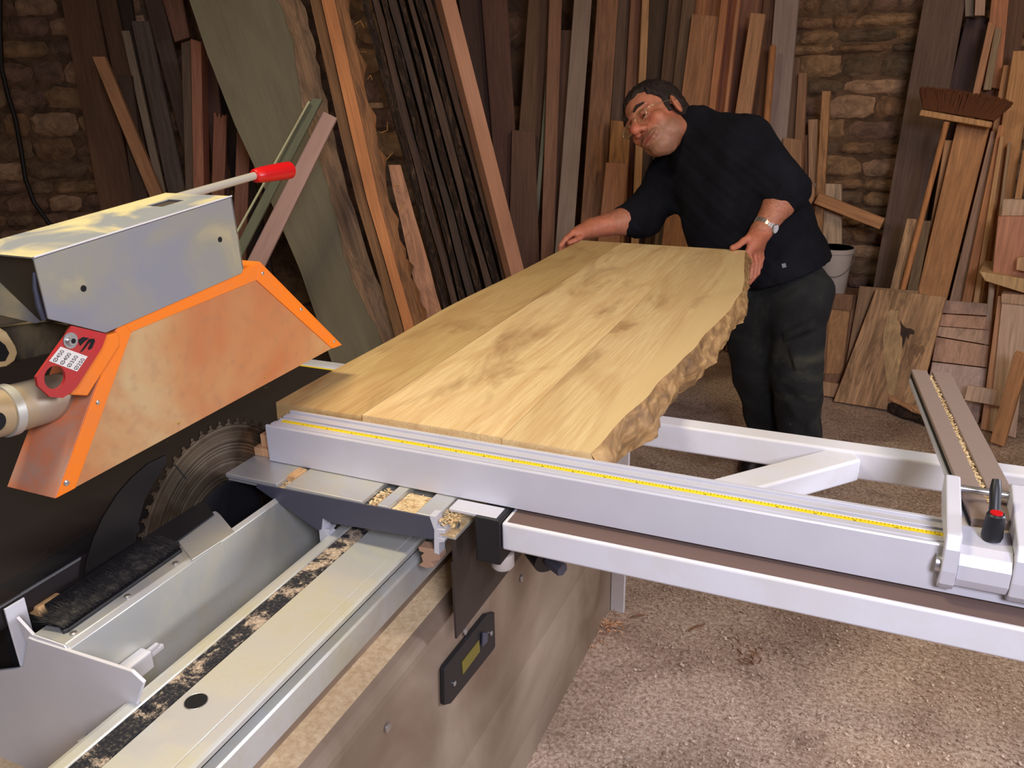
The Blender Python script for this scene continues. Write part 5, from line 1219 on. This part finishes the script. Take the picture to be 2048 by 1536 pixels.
# pushed-up sleeve rolls
for A_, B_, r in ((ELL_, WRL, .066), (ELR, WRR, .066)):
    ax_ = (B_-A_).normalized()
    for j, tt in enumerate((-.05, .08, .20) if A_ is ELL_ else (-.02, .08, .18)):
        c = A_.lerp(B_, tt); o1 = ax_.orthogonal().normalized(); o2 = ax_.cross(o1)
        for kk in range(10):
            a = 2*math.pi*kk/10; a2 = 2*math.pi*(kk+1)/10
            S.cap(c+(o1*math.cos(a)+o2*math.sin(a))*r*.86, c+(o1*math.cos(a2)+o2*math.sin(a2))*r*.86+ax_*.006*math.sin(kk), .013, k=.012)
ms_, Vs = S.mesh('sweater')
t = NT('navy_knit'); v = t.coord((1, 1, 1), True); n = t.noise(v, 9, 4); n2 = t.noise(v, 500, 2)
t.bump(n2, .35, .003); t.out(t.ramp(n, [(.35, lin((12, 13, 20))), (.7, lin((24, 24, 32)))]), .95); t.b.inputs['Specular IOR Level'].default_value = .2
sw = obj('sweater', ms_, t.m, man); sw['label'] = 'dark navy sweater with pushed-up sleeves'
# ---- trousers
Tn = Field((-.62, 2.78, .03), (.06, 3.46, 1.02), .0066)
KL = py(1592, 745, 3.04); AL = Vector((-.145, 3.05, .09)); KR = py(1512, 740, 3.12); AR = Vector((-.285, 3.22, .09))
HL = py(1598, 590, 3.06); HR_ = py(1500, 600, 3.12)
Tn.cap(HL, HR_, .11, .11, k=.06); Tn.ell(py(1560, 585, 3.13), [[1, 0, 0], [0, 1, 0], [0, 0, 1]], (.13, .13, .11), k=.05)
Tn.cap(HL, KL, .106, .088, k=.05); Tn.cap(KL, AL, .090, .072, k=.03)
Tn.cap(HR_, KR, .115, .086, k=.05); Tn.cap(KR, AR, .086, .072, k=.03)
Tn.cap(AL+Vector((0, 0, .04)), AL, .078, .080, k=.02); Tn.cap(AR+Vector((0, 0, .04)), AR, .078, .080, k=.02)
def pf(x, y, z): return np.sin(z*48+x*30+2*np.sin(x*25+z*13))*(.3+.7*(z < .45))+.8*np.sin(z*27-x*50+y*40+np.sin(z*15))
Tn.a += .0030*pf(*np.meshgrid(*[np.arange(Tn.n[i])*Tn.h+Tn.lo[i] for i in range(3)], indexing='ij')).astype(np.float32)
mt2, Vt = Tn.mesh('trousers')
t = NT('dark_work_cloth'); v = t.coord((1, 1, 1), True); n = t.noise(v, 6, 5, .6, .7); n2 = t.noise(v, 420, 2)
c_ = t.ramp(n, [(.4, lin((15, 17, 20))), (.55, lin((30, 33, 33))), (.74, lin((68, 67, 54)))])
c_ = t.mix(c_, lin((150, 150, 140)), t.ramp(t.noise(v, 70, 3), [(.73, (0, 0, 0)), (.76, (.6, .6, .6))])); t.bump(n2, .3, .003); t.out(c_, .9)
tr = obj('trousers', mt2, t.m, man); tr['label'] = 'dark dusty work trousers'; m_cloth = t.m
# cargo pocket on the left thigh
def pocket(nm, qs, Yd, th):
    F = Field((-.34, 2.84, .35), (.06, 3.1, .85), .005); pts_ = [py(*q, Yd) for q in qs]
    for a, b in zip(pts_, pts_[1:]): F.cap(a, b, th, k=.02)
    return F
def surf(q):            # first point of the trousers' surface that a line of sight meets
    d = ray(*q).normalized(); from mathutils.bvhtree import BVHTree
    global _bvh
    if '_bvh' not in globals(): _bvh = BVHTree.FromPolygons([Vector(c) for c in Vt.tolist()], [tuple(p.vertices) for p in mt2.polygons])
    h_ = _bvh.ray_cast(CAM, d); return h_[0] if h_[0] else py(*q, 2.97)
def patch(nm, c00, c10, c11, c01, th, nu=10, nv=8):
    bm = BM(); g0 = []; g1 = []
    for j in range(nv+1):
        r0, r1 = [], []
        for i in range(nu+1):
            u_, v_ = i/nu, j/nv; q = [(c00[k]*(1-u_)+c10[k]*u_)*(1-v_)+(c01[k]*(1-u_)+c11[k]*u_)*v_ for k in (0, 1)]
            p = surf(q); d = (CAM-p).normalized(); e_ = 1 if 0 < i < nu and 0 < j < nv else .25
            r0.append(bm.verts.new(p+d*(th*e_))); r1.append(bm.verts.new(p-d*.004))
        g0.append(r0); g1.append(r1)
    for j in range(nv):
        for i in range(nu): bm.faces.new((g0[j][i], g0[j][i+1], g0[j+1][i+1], g0[j+1][i]))
    for i in range(nu): bm.faces.new((g0[0][i], g0[0][i+1], g1[0][i+1], g1[0][i])); bm.faces.new((g0[nv][i], g0[nv][i+1], g1[nv][i+1], g1[nv][i]))
    for j in range(nv): bm.faces.new((g0[j][0], g0[j+1][0], g1[j+1][0], g1[j][0])); bm.faces.new((g0[j][nu], g0[j+1][nu], g1[j+1][nu], g1[j][nu]))
    return obj(nm, bm, m_cloth, tr, smooth=True)
patch('cargo_pocket', (1572, 690), (1634, 662), (1634, 738), (1588, 742), .012)
patch('pocket_flap', (1562, 664), (1632, 634), (1634, 658), (1568, 686), .020, 8, 4)
# small pale logo tag on the hem of the sweater
from mathutils.bvhtree import BVHTree
bs_ = BVHTree.FromPolygons([Vector(c) for c in Vs.tolist()], [tuple(p.vertices) for p in ms_.polygons])
qs = []
for q in ((1563, 528), (1571, 526), (1573, 534), (1565, 536)):
    h_ = bs_.ray_cast(CAM, ray(*q).normalized()); qs.append((h_[0] or py(*q, 2.95))+(CAM-(h_[0] or py(*q, 2.95))).normalized()*.003)
bm = BM(); prism(bm, qs, (0, -.001, 0)); obj('tag', bm, paint('pale_tag', (120, 124, 130), .6), sw)
# ---- shoes
for A_ in (AL, AR):
    F = Field((A_.x-.2, A_.y-.26, -.01), (A_.x+.2, A_.y+.2, .16), .005); d = Vector((-.35, -.93, 0)).normalized()
    F.cap((A_.x, A_.y, .09), (A_.x, A_.y, .055), .05, .05, k=.02); F.cap(A_-d*.03+Vector((0, 0, -.045)), A_+d*.12+Vector((0, 0, -.050)), .045, .040, k=.03)
    F.cap(A_+d*.10+Vector((0, 0, -.052)), A_+d*.15+Vector((0, 0, -.054)), .044, .038, k=.03)
    z = np.arange(F.n[2])*F.h+F.lo[2]; F.a = np.maximum(F.a, (.004-z)[None, None, :].astype(np.float32))
    ms2, _ = F.mesh('shoe'); obj('shoe', ms2, paint('black_shoe_leather', (26, 24, 24), .5), man)
# ---- wrist watch
wt = bpy.data.objects.new('wrist_watch', None); C.objects.link(wt); wt.parent = man; wt.matrix_parent_inverse = parent_mw(man).inverted(); wt['label'] = 'steel wrist watch with a pale dial'
wc = ELL_.lerp(WRL, .90); wa = (WRL-ELL_).normalized(); vw = (CAM-wc).normalized(); n1 = (vw-wa*vw.dot(wa)).normalized(); n2_ = wa.cross(n1)
if n2_.dot(CR) < 0: n2_ = -n2_
Rw = .0365
for i in range(22):
    a = 2*math.pi*i/22; c = wc+(n1*math.cos(a)+n2_*math.sin(a))*Rw; t_ = (-n1*math.sin(a)+n2_*math.cos(a)); r_n = (n1*math.cos(a)+n2_*math.sin(a))
    bm = BM(); Mx = Matrix((t_, wa, r_n)).transposed().to_4x4(); Mx.translation = c
    for (y0, y1) in ((-.0085, -.0032), (-.0028, .0028), (.0032, .0085)): box(bm, -.0043, .0043, y0, y1, -.0012, .0014)
    bm.transform(Mx); obj('link', bm, m_chrome, wt)
a = math.radians(58); rn = n1*math.cos(a)+n2_*math.sin(a); c = wc+rn*(Rw+.001)
bm = BM(); tube(bm, [c-rn*.002, c+rn*.004, c+rn*.006], [.0165, .0170, .0150], 26); wcs = obj('case', bm, m_chrome, wt, smooth=True)
bm = BM(); tube(bm, [c+rn*.0061, c+rn*.0064], .0138, 26); obj('dial', bm, paint('pale_dial', (214, 212, 216), .3), wt)
